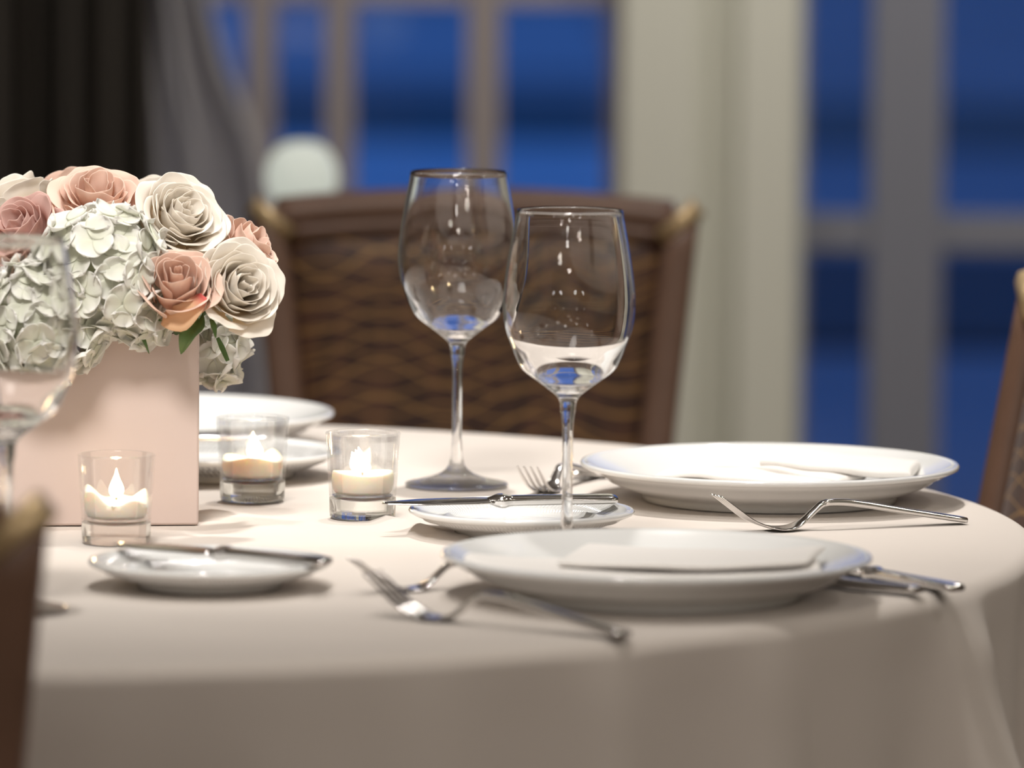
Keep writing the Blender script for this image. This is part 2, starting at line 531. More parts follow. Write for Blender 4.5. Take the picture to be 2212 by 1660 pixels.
# curtains
def curtain(name, xl, xr, y, z0, z1, m, folds, depth, shape=None, seed=0, thick=0.004):
    nx, nz = folds * 14, 30
    V, F = [], []
    rnd = random.Random(seed)
    ph = [rnd.uniform(-0.6, 0.6) for _ in range(folds + 2)]
    for j in range(nz + 1):
        z = z0 + (z1 - z0) * j / nz
        for i in range(nx + 1):
            u = i / nx
            f = u * folds
            k = int(min(f, folds - 1e-6))
            p = 2 * pi * f + ph[k] * (1 - (f - k)) + ph[k + 1] * (f - k)
            l, r = (xl, xr) if shape is None else shape(z)
            V.append((l + (r - l) * u, y + depth * sin(p) * (0.7 + 0.3 * sin(k * 2.3)), z))
    w = nx + 1
    for j in range(nz):
        for i in range(nx):
            F.append((j * w + i, j * w + i + 1, (j + 1) * w + i + 1, (j + 1) * w + i))
    o = mesh_obj(name, V, F, m)
    sd = o.modifiers.new('s', 'SOLIDIFY'); sd.thickness = thick
    return o


cz = WY - 0.25
tag(curtain('curtain', Q(-420, 400, cz).x, Q(335, 400, cz).x, cz, 0.02, 2.7, M['drape'], 9, 0.05, seed=3),
    'charcoal floor-length drape at the dark left end of the window', 'curtain')
s0, s1 = Q(330, 400, cz + 0.1).x, Q(500, 400, cz + 0.1).x


def sheer_shape(z):
    zb, zt = Q(400, 430, cz).z, Q(400, 60, cz).z
    t = (z - zb) / (zt - zb)
    r = s1 + 0.05 * smoothstep(0.9, 0.0, t) - 0.05 * smoothstep(0.4, 1.6, t)
    return s0 - 0.02, r


tag(curtain('curtain', 0, 1, cz + 0.12, 0.02, 2.6, M['sheer'], 4, 0.03, shape=sheer_shape, seed=5, thick=0.002),
    'grey sheer curtain hanging beside the charcoal drape', 'curtain')

# globe floor lamp behind the chair
gp = Q(652, 383, 7.0)
lamp_root = tag(empty('floor_lamp', (gp.x, gp.y, 0)), 'floor lamp with a small round opal white globe behind the brown chair', 'lamp')
lathe('base', [(0, 0.0), (0.13, 0.0), (0.13, 0.015), (0.03, 0.03), (0, 0.03)], M['bronze'], lamp_root, 48)
lathe('pole', [(0.011, 0.028), (0.011, gp.z - 0.039)], M['bronze'], lamp_root, 24)
lathe('lamp_shade', [(0.0, gp.z - 0.041)] + [(0.040 * sin(pi * k / 16) ** 0.8, gp.z - 0.040 * cos(pi * k / 16)) for k in range(1, 16)] + [(0, gp.z + 0.040)], M['globe'], lamp_root, 48)

# ================================================================ TABLE
TC = Vector((-0.388, 4.51, 0)); TR = 0.762
tb = tag(empty('dining_table', (TC.x, TC.y, 0)), 'round dining table hidden under the beige tablecloth', 'table')
lathe('tabletop', [(0, 0.715), (TR - 0.012, 0.715), (TR - 0.007, 0.725), (TR - 0.007, 0.742), (TR - 0.012, 0.7455), (0, 0.7455)], M['wood'], tb, 128, False)
lathe('pedestal', [(0, 0.03), (0.10, 0.03), (0.05, 0.10), (0.045, 0.60), (0.16, 0.714), (0, 0.714)], M['wood'], tb, 48)
for k in range(4):
    a = k * pi / 2 + pi / 4
    c0 = Vector((0.05 * cos(a), 0.05 * sin(a), 0.10)); c1 = Vector((0.42 * cos(a), 0.42 * sin(a), 0.022))
    sd = Vector((-sin(a), cos(a), 0)); up = Vector((0, 0, 1))
    V, F = sweep([(c0, sd, up, 0.03, 0.04), ((c0 + c1) / 2 + Vector((0, 0, 0.01)), sd, up, 0.028, 0.03), (c1, sd, up, 0.025, 0.02)])
    mesh_obj('foot', V, F, M['wood'], tb)


def wrinkle(x, y):
    """height of the soft ridges left in the cloth"""
    h = 0.0
    a = P(800, 1118); b = P(985, 1165)
    d = (b - a); L = d.length; d /= L
    q = Vector((x, y, TZ)) - a
    t = q.dot(d); e = (q - d * t).length
    if -0.02 < t < L + 0.03:
        h += 0.0045 * exp(-(e / 0.010) ** 2) * smoothstep(-0.02, 0.01, t) * smoothstep(L + 0.03, L - 0.005, t)
    a2 = P(437, 1098); b2 = P(620, 1150)
    d = (b2 - a2); L = d.length; d /= L
    q = Vector((x, y, TZ)) - a2
    t = q.dot(d); e = (q - d * t).length
    if -0.02 < t < L + 0.02:
        h += 0.0022 * exp(-(e / 0.014) ** 2) * smoothstep(-0.02, 0.02, t) * smoothstep(L + 0.02, L - 0.03, t)
    h += 0.0006 * noise.noise(Vector((x * 6, y * 9, 0.3)))
    return h


def make_cloth():
    seg = 720
    V, F, rings = [], [], []
    rr = 0.013
    rad = [0.0] + [(TR - rr) * (k / 60) for k in range(1, 60)]
    prof = [(r, 0.0) for r in rad]
    for k in range(0, 9):
        a = k / 8 * pi / 2
        prof.append((TR - rr + rr * sin(a), -(rr - rr * cos(a))))
    drop = [0.02 + 0.0115 * k for k in range(1, 21)]
    for d in drop: prof.append((TR, -d))
    for r, dz in prof:
        if r == 0:
            V.append((0, 0, 0)); rings.append([0]); continue
        st = len(V)
        for k in range(seg):
            th = 2 * pi * k / seg
            R = r; z = dz
            if r > TR - rr + 1e-5:
                d = -dz
                # world angle, -90 deg looks at the camera
                deg = math.degrees(atan2(sin(th), cos(th)))
                strong = 0.25 + 1.35 * exp(-((deg + 22) / 26) ** 2)
                A = (0.011 * smoothstep(0.0, 0.05, d) + 0.025 * smoothstep(0.03, 0.2, d)) * strong + 0.02 * smoothstep(0.1, 0.6, d)
                f = (sin(th * 25 + 1.3 * sin(th * 7)) * 0.6 + 0.4 * sin(th * 41 + 2.0 + sin(th * 5)))
                f = f if f > 0 else f * 0.45
                R = r + A * f + 0.02 * smoothstep(0.0, 0.5, d)
            V.append((R * cos(th), R * sin(th), z))
        rings.append(list(range(st, st + seg)))
    for i in range(len(V)):
        x, y, z = V[i]
        if z > -0.002:
            V[i] = (x, y, z + wrinkle(x + TC.x, y + TC.y) * smoothstep(TR, TR - 0.04, sqrt(x * x + y * y)))
    for a, b in zip(rings[:-1], rings[1:]):
        for k in range(seg):
            k2 = (k + 1) % seg
            if len(a) == 1: F.append((a[0], b[k], b[k2]))
            else: F.append((a[k], b[k], b[k2], a[k2]))
    o = mesh_obj('tablecloth', V, F, M['cloth'])
    o.location = (TC.x, TC.y, TZ)
    sd = o.modifiers.new('s', 'SOLIDIFY'); sd.thickness = 0.0012; sd.offset = -1
    return o


tag(make_cloth(), 'smooth beige cloth draped over the round table, falling in soft folds', 'tablecloth')


# ================================================================ PLATES
def plate_profile(R, H, foot, well):
    """upper surface from centre outward, rolled lip, then the underside with foot ring"""
    t = 0.004
    up = [(0, 0.0075), (well * 0.6, 0.0072), (well * 0.9, 0.0078), (well, 0.0095), (well * 1.05, 0.0125),
          (well + (R - well) * 0.35, H * 0.62), (well + (R - well) * 0.7, H * 0.82), (R - 0.006, H - 0.0015), (R - 0.003, H)]
    lip = [(R - 0.001, H - 0.0004), (R, H - 0.0018), (R - 0.0006, H - 0.0034), (R - 0.003, H - 0.0046)]
    dn = [(R - 0.008, H - 0.0062), (R - 0.0105, H - 0.0084), (R - 0.014, H - 0.0086), (R - (R - foot) * 0.45, H * 0.50), (R - (R - foot) * 0.7, H * 0.32),
          (foot + 0.004, 0.0065), (foot + 0.0005, 0.0035), (foot, 0.0006), (foot - 0.002, 0.0), (foot - 0.004, 0.0012), (foot - 0.006, 0.003), (foot * 0.5, 0.003), (0, 0.003)]
    return up + lip + dn


def china_mat(name, R, rib, depth=0.0006):
    m = M['china'].copy(); m.name = name
    if rib:
        n = m.node_tree.nodes; l = m.node_tree.links
        b = n['Principled BSDF']
        tc = n.new('ShaderNodeTexCoord')
        sp = n.new('ShaderNodeSeparateXYZ'); l.new(tc.outputs['Object'], sp.inputs[0])
        at = n.new('ShaderNodeMath'); at.operation = 'ARCTAN2'; l.new(sp.outputs['Y'], at.inputs[0]); l.new(sp.outputs['X'], at.inputs[1])
        ln = n.new('ShaderNodeVectorMath'); ln.operation = 'LENGTH'; l.new(tc.outputs['Object'], ln.inputs[0])
        tw = n.new('ShaderNodeMath'); tw.operation = 'MULTIPLY'; tw.inputs[1].default_value = 500; l.new(ln.outputs['Value'], tw.inputs[0])
        mu = n.new('ShaderNodeMath'); mu.operation = 'MULTIPLY_ADD'; mu.inputs[1].default_value = rib; l.new(at.outputs[0], mu.inputs[0]); l.new(tw.outputs[0], mu.inputs[2])
        sn = n.new('ShaderNodeMath'); sn.operation = 'SINE'; l.new(mu.outputs[0], sn.inputs[0])
        g = n.new('ShaderNodeMapRange'); g.inputs['From Min'].default_value = R * 0.66; g.inputs['From Max'].default_value = R * 0.72
        l.new(ln.outputs['Value'], g.inputs['Value'])
        g2 = n.new('ShaderNodeMapRange'); g2.inputs['From Min'].default_value = R * 0.90; g2.inputs['From Max'].default_value = R * 0.94
        g2.inputs['To Min'].default_value = 1; g2.inputs['To Max'].default_value = 0
        l.new(ln.outputs['Value'], g2.inputs['Value'])
        p1 = n.new('ShaderNodeMath'); p1.operation = 'MULTIPLY'; l.new(g.outputs[0], p1.inputs[0]); l.new(g2.outputs[0], p1.inputs[1])
        p2 = n.new('ShaderNodeMath'); p2.operation = 'MULTIPLY'; l.new(p1.outputs[0], p2.inputs[0]); l.new(sn.outputs[0], p2.inputs[1])
        bp = n.new('ShaderNodeBump'); bp.inputs['Strength'].default_value = 0.5 if depth < 0.001 else 1.0; bp.inputs['Distance'].default_value = depth
        l.new(p2.outputs[0], bp.inputs['Height']); l.new(bp.outputs[0], b.inputs['Normal'])
    return m


dp = fix_normals(lathe('dinner_plate', plate_profile(0.14, 0.0285, 0.094, 0.098), china_mat('china_dinner', 0.14, 0), seg=160))
bpl = fix_normals(lathe('bread_plate', plate_profile(0.0795, 0.0185, 0.047, 0.052), china_mat('china_bread', 0.0795, 150), seg=128))
sp_ = fix_normals(lathe('salad_plate', plate_profile(0.096, 0.021, 0.060, 0.064), china_mat('china_salad', 0.096, 120, 0.0016), seg=128))
PZ = TZ + 0.0006


def rimP(pxl, pxr, py, H):
    """centre of a plate from its rim in the photo: left and right vertex, rim height"""
    p = P((pxl + pxr) / 2, py, TZ + H)
    return Vector((p.x, p.y, PZ))


DP_R = rimP(1250, 2075, 999, 0.0285)
DP_F = rimP(955, 1882, 1196, 0.0285)
DP_B = rimP(722 - 760, 722, 886, 0.0285)
GD = 'white dinner plates'
dp.location = DP_R; tag(dp, 'white dinner plate holding a folded napkin, in front of the grey glass door', 'plate', GD)
o = copy_tree(dp); o.location = DP_F; tag(o, 'white dinner plate with a flat white napkin, nearest to the table edge', 'plate', GD)
o = copy_tree(dp); o.location = DP_B; tag(o, 'empty white dinner plate half hidden behind the pink flower vase', 'plate', GD)
BP_M = rimP(883, 1370, 1099, 0.0185)
BP_F = rimP(194, 711, 1209, 0.0185)
GB = 'small white bread plates'
bpl.location = BP_M; tag(bpl, 'small white bread plate with a sharp knife across it, beside the wine glass stem', 'plate', GB)
o = copy_tree(bpl); o.location = BP_F; tag(o, 'small white bread plate in front of the left candle and vase', 'plate', GB)
SP_B = rimP(735 - 540, 735, 970, 0.021)
sp_.location = SP_B
tag(sp_, 'white side plate behind the candle glasses, right of the vase', 'plate')


# ================================================================ NAPKINS
def napkin_strip(path, width_dir, halfw, thick, wave, seed, nu=60, nv=16):
    """one soft fold of linen: path = list of (x, y, z) centre points"""
    V, F = [], []
    rnd = random.Random(seed)
    pts = [Vector(p) for p in path]
    m = len(pts)

    def at(t):
        f = t * (m - 1); i = min(int(f), m - 2); k = f - i
        p0 = pts[max(i - 1, 0)]; p1 = pts[i]; p2 = pts[i + 1]; p3 = pts[min(i + 2, m - 1)]
        return 0.5 * ((2 * p1) + (p2 - p0) * k + (2 * p0 - 5 * p1 + 4 * p2 - p3) * k * k + (3 * p1 - p0 - 3 * p2 + p3) * k ** 3)
    wd = Vector(width_dir).normalized()
    n = 28
    ph = rnd.uniform(0, 6)
    for i in range(nu + 1):
        t = i / nu
        c = at(t)
        hw = halfw(t) if callable(halfw) else halfw
        for k in range(n):
            a = 2 * pi * k / n
            ca, sa = cos(a), sin(a)
            pw = 3.2
            q = (abs(ca) ** pw + abs(sa) ** pw) ** (-1 / pw)
            endf = 0.35 + 0.65 * min(1, min(t, 1 - t) / 0.03)
            th = thick * endf
            pos = c + wd * (hw * q * ca)
            pos.z += th * q * sa + wave * sin(5 * t * pi + ph + ca * 2.2) * 0.5
            V.append(pos)
    for i in range(nu):
        for k in range(n):
            k2 = (k + 1) % n
            F.append((i * n + k, i * n + k2, (i + 1) * n + k2, (i + 1) * n + k))
    F.append(tuple(range(n - 1, -1, -1))); b = nu * n; F.append(tuple(range(b, b + n)))
    return V, F


def napkin_right():
    c = DP_R
    b = 0.0085
    parts = []
    # lowest layer, lying in the well and rising on the far rim
    parts.append(napkin_strip([(-0.072, -0.020, b + 0.004), (-0.03, -0.024, b + 0.004), (0.02, -0.022, b + 0.004), (0.06, -0.018, b + 0.004)], (0.1, 1, 0.0), 0.045, 0.0030, 0.001, 1))
    # second fold, a soft roll falling from the middle to the front
    parts.append(napkin_strip([(-0.070, 0.030, b + 0.008), (-0.035, 0.012, b + 0.0105), (0.0, -0.018, b + 0.0095), (0.045, -0.045, b + 0.0065)], (0.55, 1, 0.0), 0.030, 0.0036, 0.0012, 2))
    parts.append(napkin_strip([(-0.045, 0.046, b + 0.011), (-0.005, 0.030, b + 0.0145), (0.03, 0.002, b + 0.0125), (0.06, -0.025, b + 0.009)], (0.5, 1, 0.0), 0.026, 0.0036, 0.0012, 3))
    # big upper fold towards the right
    parts.append(napkin_strip([(0.000, 0.052, b + 0.019), (0.035, 0.030, b + 0.0175), (0.075, 0.012, b + 0.0155), (0.108, 0.002, b + 0.0145)], (0.15, 1, 0.0), lambda t: 0.050 - 0.008 * t, 0.0046, 0.0008, 4))
    V, F = merge(parts)
    o = mesh_obj('napkin', V, F, M['napkin']); o.location = (c.x, c.y, c.z)
    return o


def napkin_front():
    c = DP_F
    b = 0.0085
    parts = [napkin_strip([(-0.125, 0.01, b + 0.013), (-0.08, 0.0, b + 0.0075), (0.0, 0.0, b + 0.005), (0.07, 0.0, b + 0.0075), (0.105, 0.004, b + 0.0125)], (0, 1, 0), lambda t: 0.018 + 0.058 * smoothstep(0.0, 0.45, t), 0.0042, 0.0006, 5),
             napkin_strip([(-0.055, 0.035, b + 0.014), (0.0, 0.022, b + 0.0135), (0.06, 0.008, b + 0.015), (0.104, -0.002, b + 0.0195)], (0.2, 1, 0), lambda t: 0.050 - 0.012 * t, 0.0032, 0.0006, 6)]
    V, F = merge(parts)
    o = mesh_obj('napkin', V, F, M['napkin']); o.location = (c.x, c.y, c.z)
    return o


tag(napkin_right(), 'white napkin in loose soft folds on the plate by the grey door', 'napkin', 'folded white napkins')
tag(napkin_front(), 'white napkin laid flat in the nearest dinner plate', 'napkin', 'folded white napkins')

# ================================================================ WINE GLASSES
GH = 0.2365


def outer_r(z):      # bowl outer radius above the stem, z from 0.098 (join) to GH
    tab = [(0.0985, 0.0052), (0.102, 0.0054), (0.106, 0.0061), (0.1095, 0.0085), (0.113, 0.0128), (0.118, 0.0195), (0.1267, 0.0310), (0.135, 0.0358), (0.144, 0.0394), (0.155, 0.0432), (0.168, 0.0450),
           (0.180, 0.0448), (0.195, 0.0431), (0.212, 0.0403), (0.2295, 0.0370), (GH, 0.0361)]
    return sinterp(tab, z)


def wine_glass():
    root = empty('wine_glass')
    N = 60
    outer = []
    zs = [0.0985 + (GH - 0.0012 - 0.0985) * (k / N) ** 1.25 for k in range(N + 1)]
    outer = [(outer_r(z), z) for z in zs]
    lip = [(0.03555, GH - 0.0003), (0.0353, GH - 0.0003)]
    inner = []
    ZB, ZJ = 0.1135, 0.1225
    th0 = 0.0009 + 0.0034 * smoothstep(0.150, 0.116, ZJ)
    for k in range(N + 1):
        z = GH - 0.0012 - (GH - 0.0012 - ZB) * (k / N)
        th = 0.0009 + 0.0034 * smoothstep(0.150, 0.116, z)
        r = outer_r(z) - th
        if z < ZJ:
            q = max(0.0, (z - ZB) / (ZJ - ZB))
            r = (outer_r(ZJ) - th0) * sqrt(max(0, 1 - (1 - q) ** 2))
        inner.append((max(r, 0), z))
    inner[-1] = (0, ZB)
    # skin facing: upper walls are thin crystal, thick bottom is solid
    bowl = lathe('bowl', outer + lip + inner, M['bowl'], root, 128)
    fix_normals(bowl)
    stem = [(0.0052, 0.0985), (0.0043, 0.094), (0.0037, 0.085), (0.0036, 0.065), (0.0036, 0.045), (0.0039, 0.030), (0.0046, 0.021), (0.0060, 0.0155)]
    st = []
    for k in range(33):
        z = 0.0985 - (0.0985 - 0.0155) * k / 32
        st.append((sinterp([(b, a) for a, b in reversed(stem)], z), z))
    lathe('stem', st, M['glass'], root, 48)
    foot = [(0.0060, 0.0155), (0.0085, 0.0120), (0.013, 0.0090), (0.021, 0.0060), (0.030, 0.0038), (0.0375, 0.0024), (0.0388, 0.0014), (0.0384, 0.0004), (0.037, 0.0), (0.030, 0.0003), (0.015, 0.0010), (0, 0.0012)]
    ft = [(foot[0])]
    for (r0, z0), (r1, z1) in zip(foot[:-1], foot[1:]):
        for k in (0.5, 1.0):
            ft.append((r0 + (r1 - r0) * k, z0 + (z1 - z0) * k))
    lathe('foot', ft, M['foot_glass'], root, 96)
    for ch in root.children:
        if ch.name.startswith(('stem', 'foot')):
            # lathe walks top-down on the outside: flip so normals point out
            bm = bmesh.new(); bm.from_mesh(ch.data)
            bmesh.ops.recalc_face_normals(bm, faces=bm.faces)
            c = sum((f.normal.xy.dot(f.calc_center_median().xy) for f in bm.faces))
            if c < 0: bmesh.ops.reverse_faces(bm, faces=bm.faces[:])
            bm.to_mesh(ch.data); bm.free()
    return root


GG = 'clear stemmed wine glasses'
g0 = wine_glass(); g0.location = P(1224, 1199, PZ + 0.0006)
tag(g0, 'empty wine glass rising behind the nearest dinner plate, in sharp focus', 'wine glass', GG)
g1 = copy_tree(g0); g1.location = P(986, 1049, PZ + 0.0006)
tag(g1, 'empty wine glass whose whole round foot shows, between candle and fork tines', 'wine glass', GG)
g2 = copy_tree(g0); g2.location = P(14, 1318, PZ + 0.0006)
tag(g2, 'blurred wine glass in front of the flowers, cut by the picture edge', 'wine glass', GG)


# ================================================================ VOTIVES
def votive():
    r = empty('candle_holder')
    H = 0.062
    wall_out = [(0.0240, 0.0145)] + [(0.0240 + (0.0268 - 0.0240) * k / 12, 0.0145 + (H - 0.0022 - 0.0145) * k / 12) for k in range(1, 13)]
    lip = [(0.0272, H - 0.0012), (0.0268, H - 0.0003), (0.0260, H), (0.0252, H - 0.0006), (0.0250, H - 0.002)]
    wall_in = [(0.0250 - (0.0250 - 0.0220) * k / 12, H - 0.002 - (H - 0.002 - 0.0165) * k / 12) for k in range(1, 13)]
    w = lathe('glass_wall', wall_out + lip + wall_in, M['votive'], r, 96)
    fix_normals(w)
    b = lathe('glass_base', [(0.0220, 0.0165), (0.0195, 0.0142), (0.012, 0.0132), (0, 0.013), (0, 0.0016), (0.018, 0.0012), (0.0205, 0.0), (0.0222, 0.0), (0.0234, 0.0015), (0.0238, 0.0045), (0.0240, 0.0145)], M['votive_base'], r, 96)
    fix_normals(b)
    bm = bmesh.new(); bm.from_mesh(b.data)
    c = sum(f.normal.xy.dot(f.calc_center_median().xy) for f in bm.faces if f.calc_center_median().xy.length > 0.0232)
    if c < 0: bmesh.ops.reverse_faces(bm, faces=bm.faces[:])
    bm.to_mesh(b.data); bm.free()
    return r


def candle(kind, seed):
    root = empty('candle')
    z0 = 0.0172
    top = {0: 0.0335, 1: 0.0330, 2: 0.0345}[kind]
    rnd = random.Random(seed)
    V, F = [], []
    seg = 72
    rings = []

    def topz(a, rr):
        # molten, uneven upper surface
        e = smoothstep(0.45, 1.0, rr)
        dipx = cos(a); dipy = sin(a)
        if kind == 0:
            h = 0.0085 * smoothstep(0.2, 1.0, -dipx) + 0.0065 * exp(-((a - 0.6) / 0.5) ** 2) + 0.002 * sin(5 * a)
        elif kind == 1:
            h = 0.003 + 0.0018 * sin(3 * a) + 0.004 * exp(-((a - 0.9) / 0.35) ** 2)
        else:
            h = 0.0025 + 0.001 * sin(2 * a + 1)
        return top - 0.004 + h * e
    prof = [(0.004, z0), (0.0150, z0), (0.0195, z0 + 0.001), (0.0212, z0 + 0.003), (0.0220, z0 + 0.007), (0.0223, z0 + 0.011)]
    V.append((0, 0, z0)); rings.append([0])
    for r, z in prof:
        st = len(V)
        for k in range(seg):
            a = 2 * pi * k / seg
            V.append((r * cos(a), r * sin(a), z))
        rings.append(list(range(st, st + seg)))
    Rm = 0.0222 if kind != 2 else 0.0218
    for rr in (1.0, 0.985, 0.94, 0.86, 0.74, 0.6, 0.45, 0.3, 0.15):
        st = len(V)
        for k in range(seg):
            a = 2 * pi * k / seg - pi
            z = topz(a, rr)
            if rr == 1.0: z -= 0.0008
            V.append((Rm * rr * cos(a), Rm * rr * sin(a), z))
        # same start angle as the rings below
        ring = list(range(st, st + seg))
        rings.append(ring[seg // 2:] + ring[:seg // 2])
    V.append((0, 0, topz(0, 0))); rings.append([len(V) - 1])
    for a, b in zip(rings[:-1], rings[1:]):
        for k in range(seg):
            k2 = (k + 1) % seg
            if len(a) == 1: F.append((a[0], b[k2], b[k]))
            elif len(b) == 1: F.append((a[k], a[k2], b[0]))
            else: F.append((a[k], a[k2], b[k2], b[k]))
    fix_normals(mesh_obj('wax', V, F, M['wax'], root))
    zb = topz(0, 0)
    # wick
    lean = {0: (0.0, 0.0), 1: (0.0006, 0), 2: (-0.0004, 0)}[kind]
    sx, sy, up = Vector((1, 0, 0)), Vector((0, 1, 0)), Vector((0, 0, 1))
    V, F = sweep([(Vector((0, 0, zb - 0.002)), sx, sy, 0.0007, 0.0007), (Vector((lean[0], 0, zb + 0.003)), sx, sy, 0.0007, 0.0007), (Vector((lean[0] * 2, 0, zb + 0.0055)), sx, sy, 0.0005, 0.0005)], 8, 2)
    mesh_obj('wick', V, F, M['wick'], root)
    # flame
    fh = {0: 0.0165, 1: 0.0165, 2: 0.0150}[kind]
    fr = {0: 0.0034, 1: 0.0040, 2: 0.0052}[kind]
    bend = {0: 0.0, 1: -0.0005, 2: -0.0045}[kind]
    secs = []
    for k in range(15):
        t = k / 14
        rad = fr * (sin(pi * min(1, t ** 0.62)) ** 0.9) * (1 - 0.15 * t) + 0.00015
        if k == 14: rad = 0.00015
        secs.append((Vector((lean[0] * 2 + bend * t ** 2.2, 0, zb + 0.0035 + fh * t)), sx, sy, rad, rad * 0.8))
    V, F = sweep(secs, 16, 2)
    mesh_obj('flame', V, F, M['flame'], root)
    return root


GV, GC = 'glass tea candle holders', 'lit ivory candles'
v0 = votive()
vp = [P(251, 1173, PZ), P(545, 1082, PZ), P(783, 1119, PZ)]
vl = ['clear glass candle holder in front of the pink vase', 'clear glass candle holder beside the vase, slightly blurred, farthest of the three',
      'clear glass candle holder next to the knife tip']
cl = ['lit ivory candle with a tall left wax wall, in front of the vase', 'lit ivory candle in the farthest glass holder, right of the vase edge',
      'lit ivory candle with a leaning teardrop flame, beside the knife tip']
for i, p in enumerate(vp):
    o = v0 if i == 0 else copy_tree(v0)
    o.location = p; o.rotation_euler.z = i * 1.1
    tag(o, vl[i], 'candle holder', GV)
    c = candle(i, i)
    c.location = p
    tag(c, cl[i], 'candle', GC)


# ================================================================ CUTLERY
def path_secs(tab, n, wtab, ttab, y=0.0, s0=0.0, s1=1.0):
    """sweep sections along local x; tab: x -> z centre line"""
    out = []
    for k in range(n + 1):
        x = s0 + (s1 - s0) * k / n
        z = sinterp(tab, x)
        e = 1e-4
        dz = (sinterp(tab, x + e) - sinterp(tab, x - e)) / (2 * e)
        t = Vector((1, 0, dz)).normalized()
        up = Vector((-t.z, 0, t.x))
        out.append((Vector((x, y, z)), Vector((0, 1, 0)), up, sinterp(wtab, x), interp(ttab, x)))
    return out


def make_fork(scale=1.0):
    root = empty('fork')
    # measured side profile (x from tine tip, z above the table)
    zt = [(0.0, 0.0265), (0.013, 0.0170), (0.025, 0.0086), (0.037, 0.0036), (0.047, 0.0014), (0.058, 0.0018), (0.067, 0.0058), (0.075, 0.0122), (0.0825, 0.0176), (0.090, 0.0186), (0.105, 0.0176),
          (0.150, 0.0098), (0.194, 0.0024)]
    parts = []
    for j in range(4):
        y = (j - 1.5) * 0.0056
        y0 = (j - 1.5) * 0.0060
        secs = []
        for k in range(13):
            x = 0.046 * k / 12
            z = sinterp(zt, x)
            dz = (sinterp(zt, x + 1e-4) - sinterp(zt, max(0, x - 1e-4))) / (2e-4 if x > 1e-4 else 1e-4)
            t = Vector((1, 0, dz)).normalized(); up = Vector((-t.z, 0, t.x))
            w = 0.0007 + 0.0012 * min(1, k / 5)
            secs.append((Vector((x, y0 + (y - y0) * k / 12, z)), Vector((0, 1, 0)), up, w, 0.0006 + 0.0004 * k / 12))
        parts.append(sweep(secs, 12, 3))
    wt = [(0.040, 0.0105), (0.050, 0.0118), (0.058, 0.0100), (0.068, 0.0055), (0.078, 0.0038), (0.084, 0.0036)]
    tt = [(0.04, 0.0010), (0.06, 0.0012), (0.075, 0.0018), (0.084, 0.0022)]
    parts.append(sweep(path_secs(zt, 24, wt, tt, 0, 0.040, 0.084), 20, 3))
    V, F = merge(parts)
    mesh_obj('fork_head', V, F, M['steel'], root)
    wt = [(0.083, 0.0036), (0.09, 0.0036), (0.13, 0.0046), (0.17, 0.0066), (0.190, 0.0078), (0.194, 0.0066)]
    tt = [(0.083, 0.0022), (0.10, 0.0024), (0.194, 0.0021)]
    V, F = sweep(path_secs(zt, 30, wt, tt, 0, 0.083, 0.194), 20, 5)
    h = mesh_obj('handle', V, F, M['steel'], root)
    for f in h.data.polygons: f.use_smooth = True
    return root


def make_knife(L=0.17, blade=0.080):
    """local x from blade tip to handle end; lies flat"""
    root = empty('table_knife')
    hb = 0.0045
    secs = []
    for k in range(25):
        x = blade * k / 24
        t = x / blade
        w = 0.0009 + 0.0082 * min(1, (t / 0.35) ** 0.6) * (1 - 0.25 * smoothstep(0.85, 1, t))
        y = -0.002 * (1 - t) ** 2
        secs.append((Vector((x, y, hb + 0.0002)), Vector((0, 1, 0)), Vector((0, 0, 1)), w, 0.0007 + 0.0009 * t))
    V, F = sweep(secs, 16, 2.2)
    mesh_obj('blade', V, F, M['steel'], root)
    zt = [(blade - 0.004, hb + 0.0002), (blade + 0.004, hb), (blade + 0.01, hb), (L, hb)]
    wt = [(blade - 0.004, 0.0040), (blade + 0.002, 0.0058), (blade + 0.006, 0.0082), (blade + 0.013, 0.0056), (blade + 0.04, 0.0055), (L - 0.004, 0.0075), (L, 0.0062)]
    tt = [(blade - 0.004, 0.0014), (blade + 0.003, 0.0040), (blade + 0.007, 0.0046), (blade + 0.013, 0.0034), (blade + 0.03, 0.0034), (L - 0.004, 0.0026), (L, 0.0022)]
    V, F = sweep(path_secs(zt, 40, wt, tt, 0, blade - 0.004, L), 20, 4)
    mesh_obj('handle', V, F, M['steel'], root)
    return root


def lay(o, a, b, z=None, tilt=0.0):
    """put the object's origin at a, its local x pointing at b"""
    d = Vector(b) - Vector(a)
    o.location = a if z is None else (a[0], a[1], z)
    o.rotation_euler = (tilt, -atan2(d.z, sqrt(d.x ** 2 + d.y ** 2)), atan2(d.y, d.x))
    return o


GF, GK = 'steel forks', 'steel table knives'
fork0 = make_fork()
# right fork: tip and end located by the belly and the handle end on the cloth
def place_fork(o, belly, end):
    b, e = P(*belly), P(*end)
    d = (e - b); d.z = 0; d.normalize()
    tip = b - d * 0.049
    o.location = (tip.x, tip.y, PZ + 0.0002)
    o.rotation_euler = (0, 0, atan2(d.y, d.x))
    return o


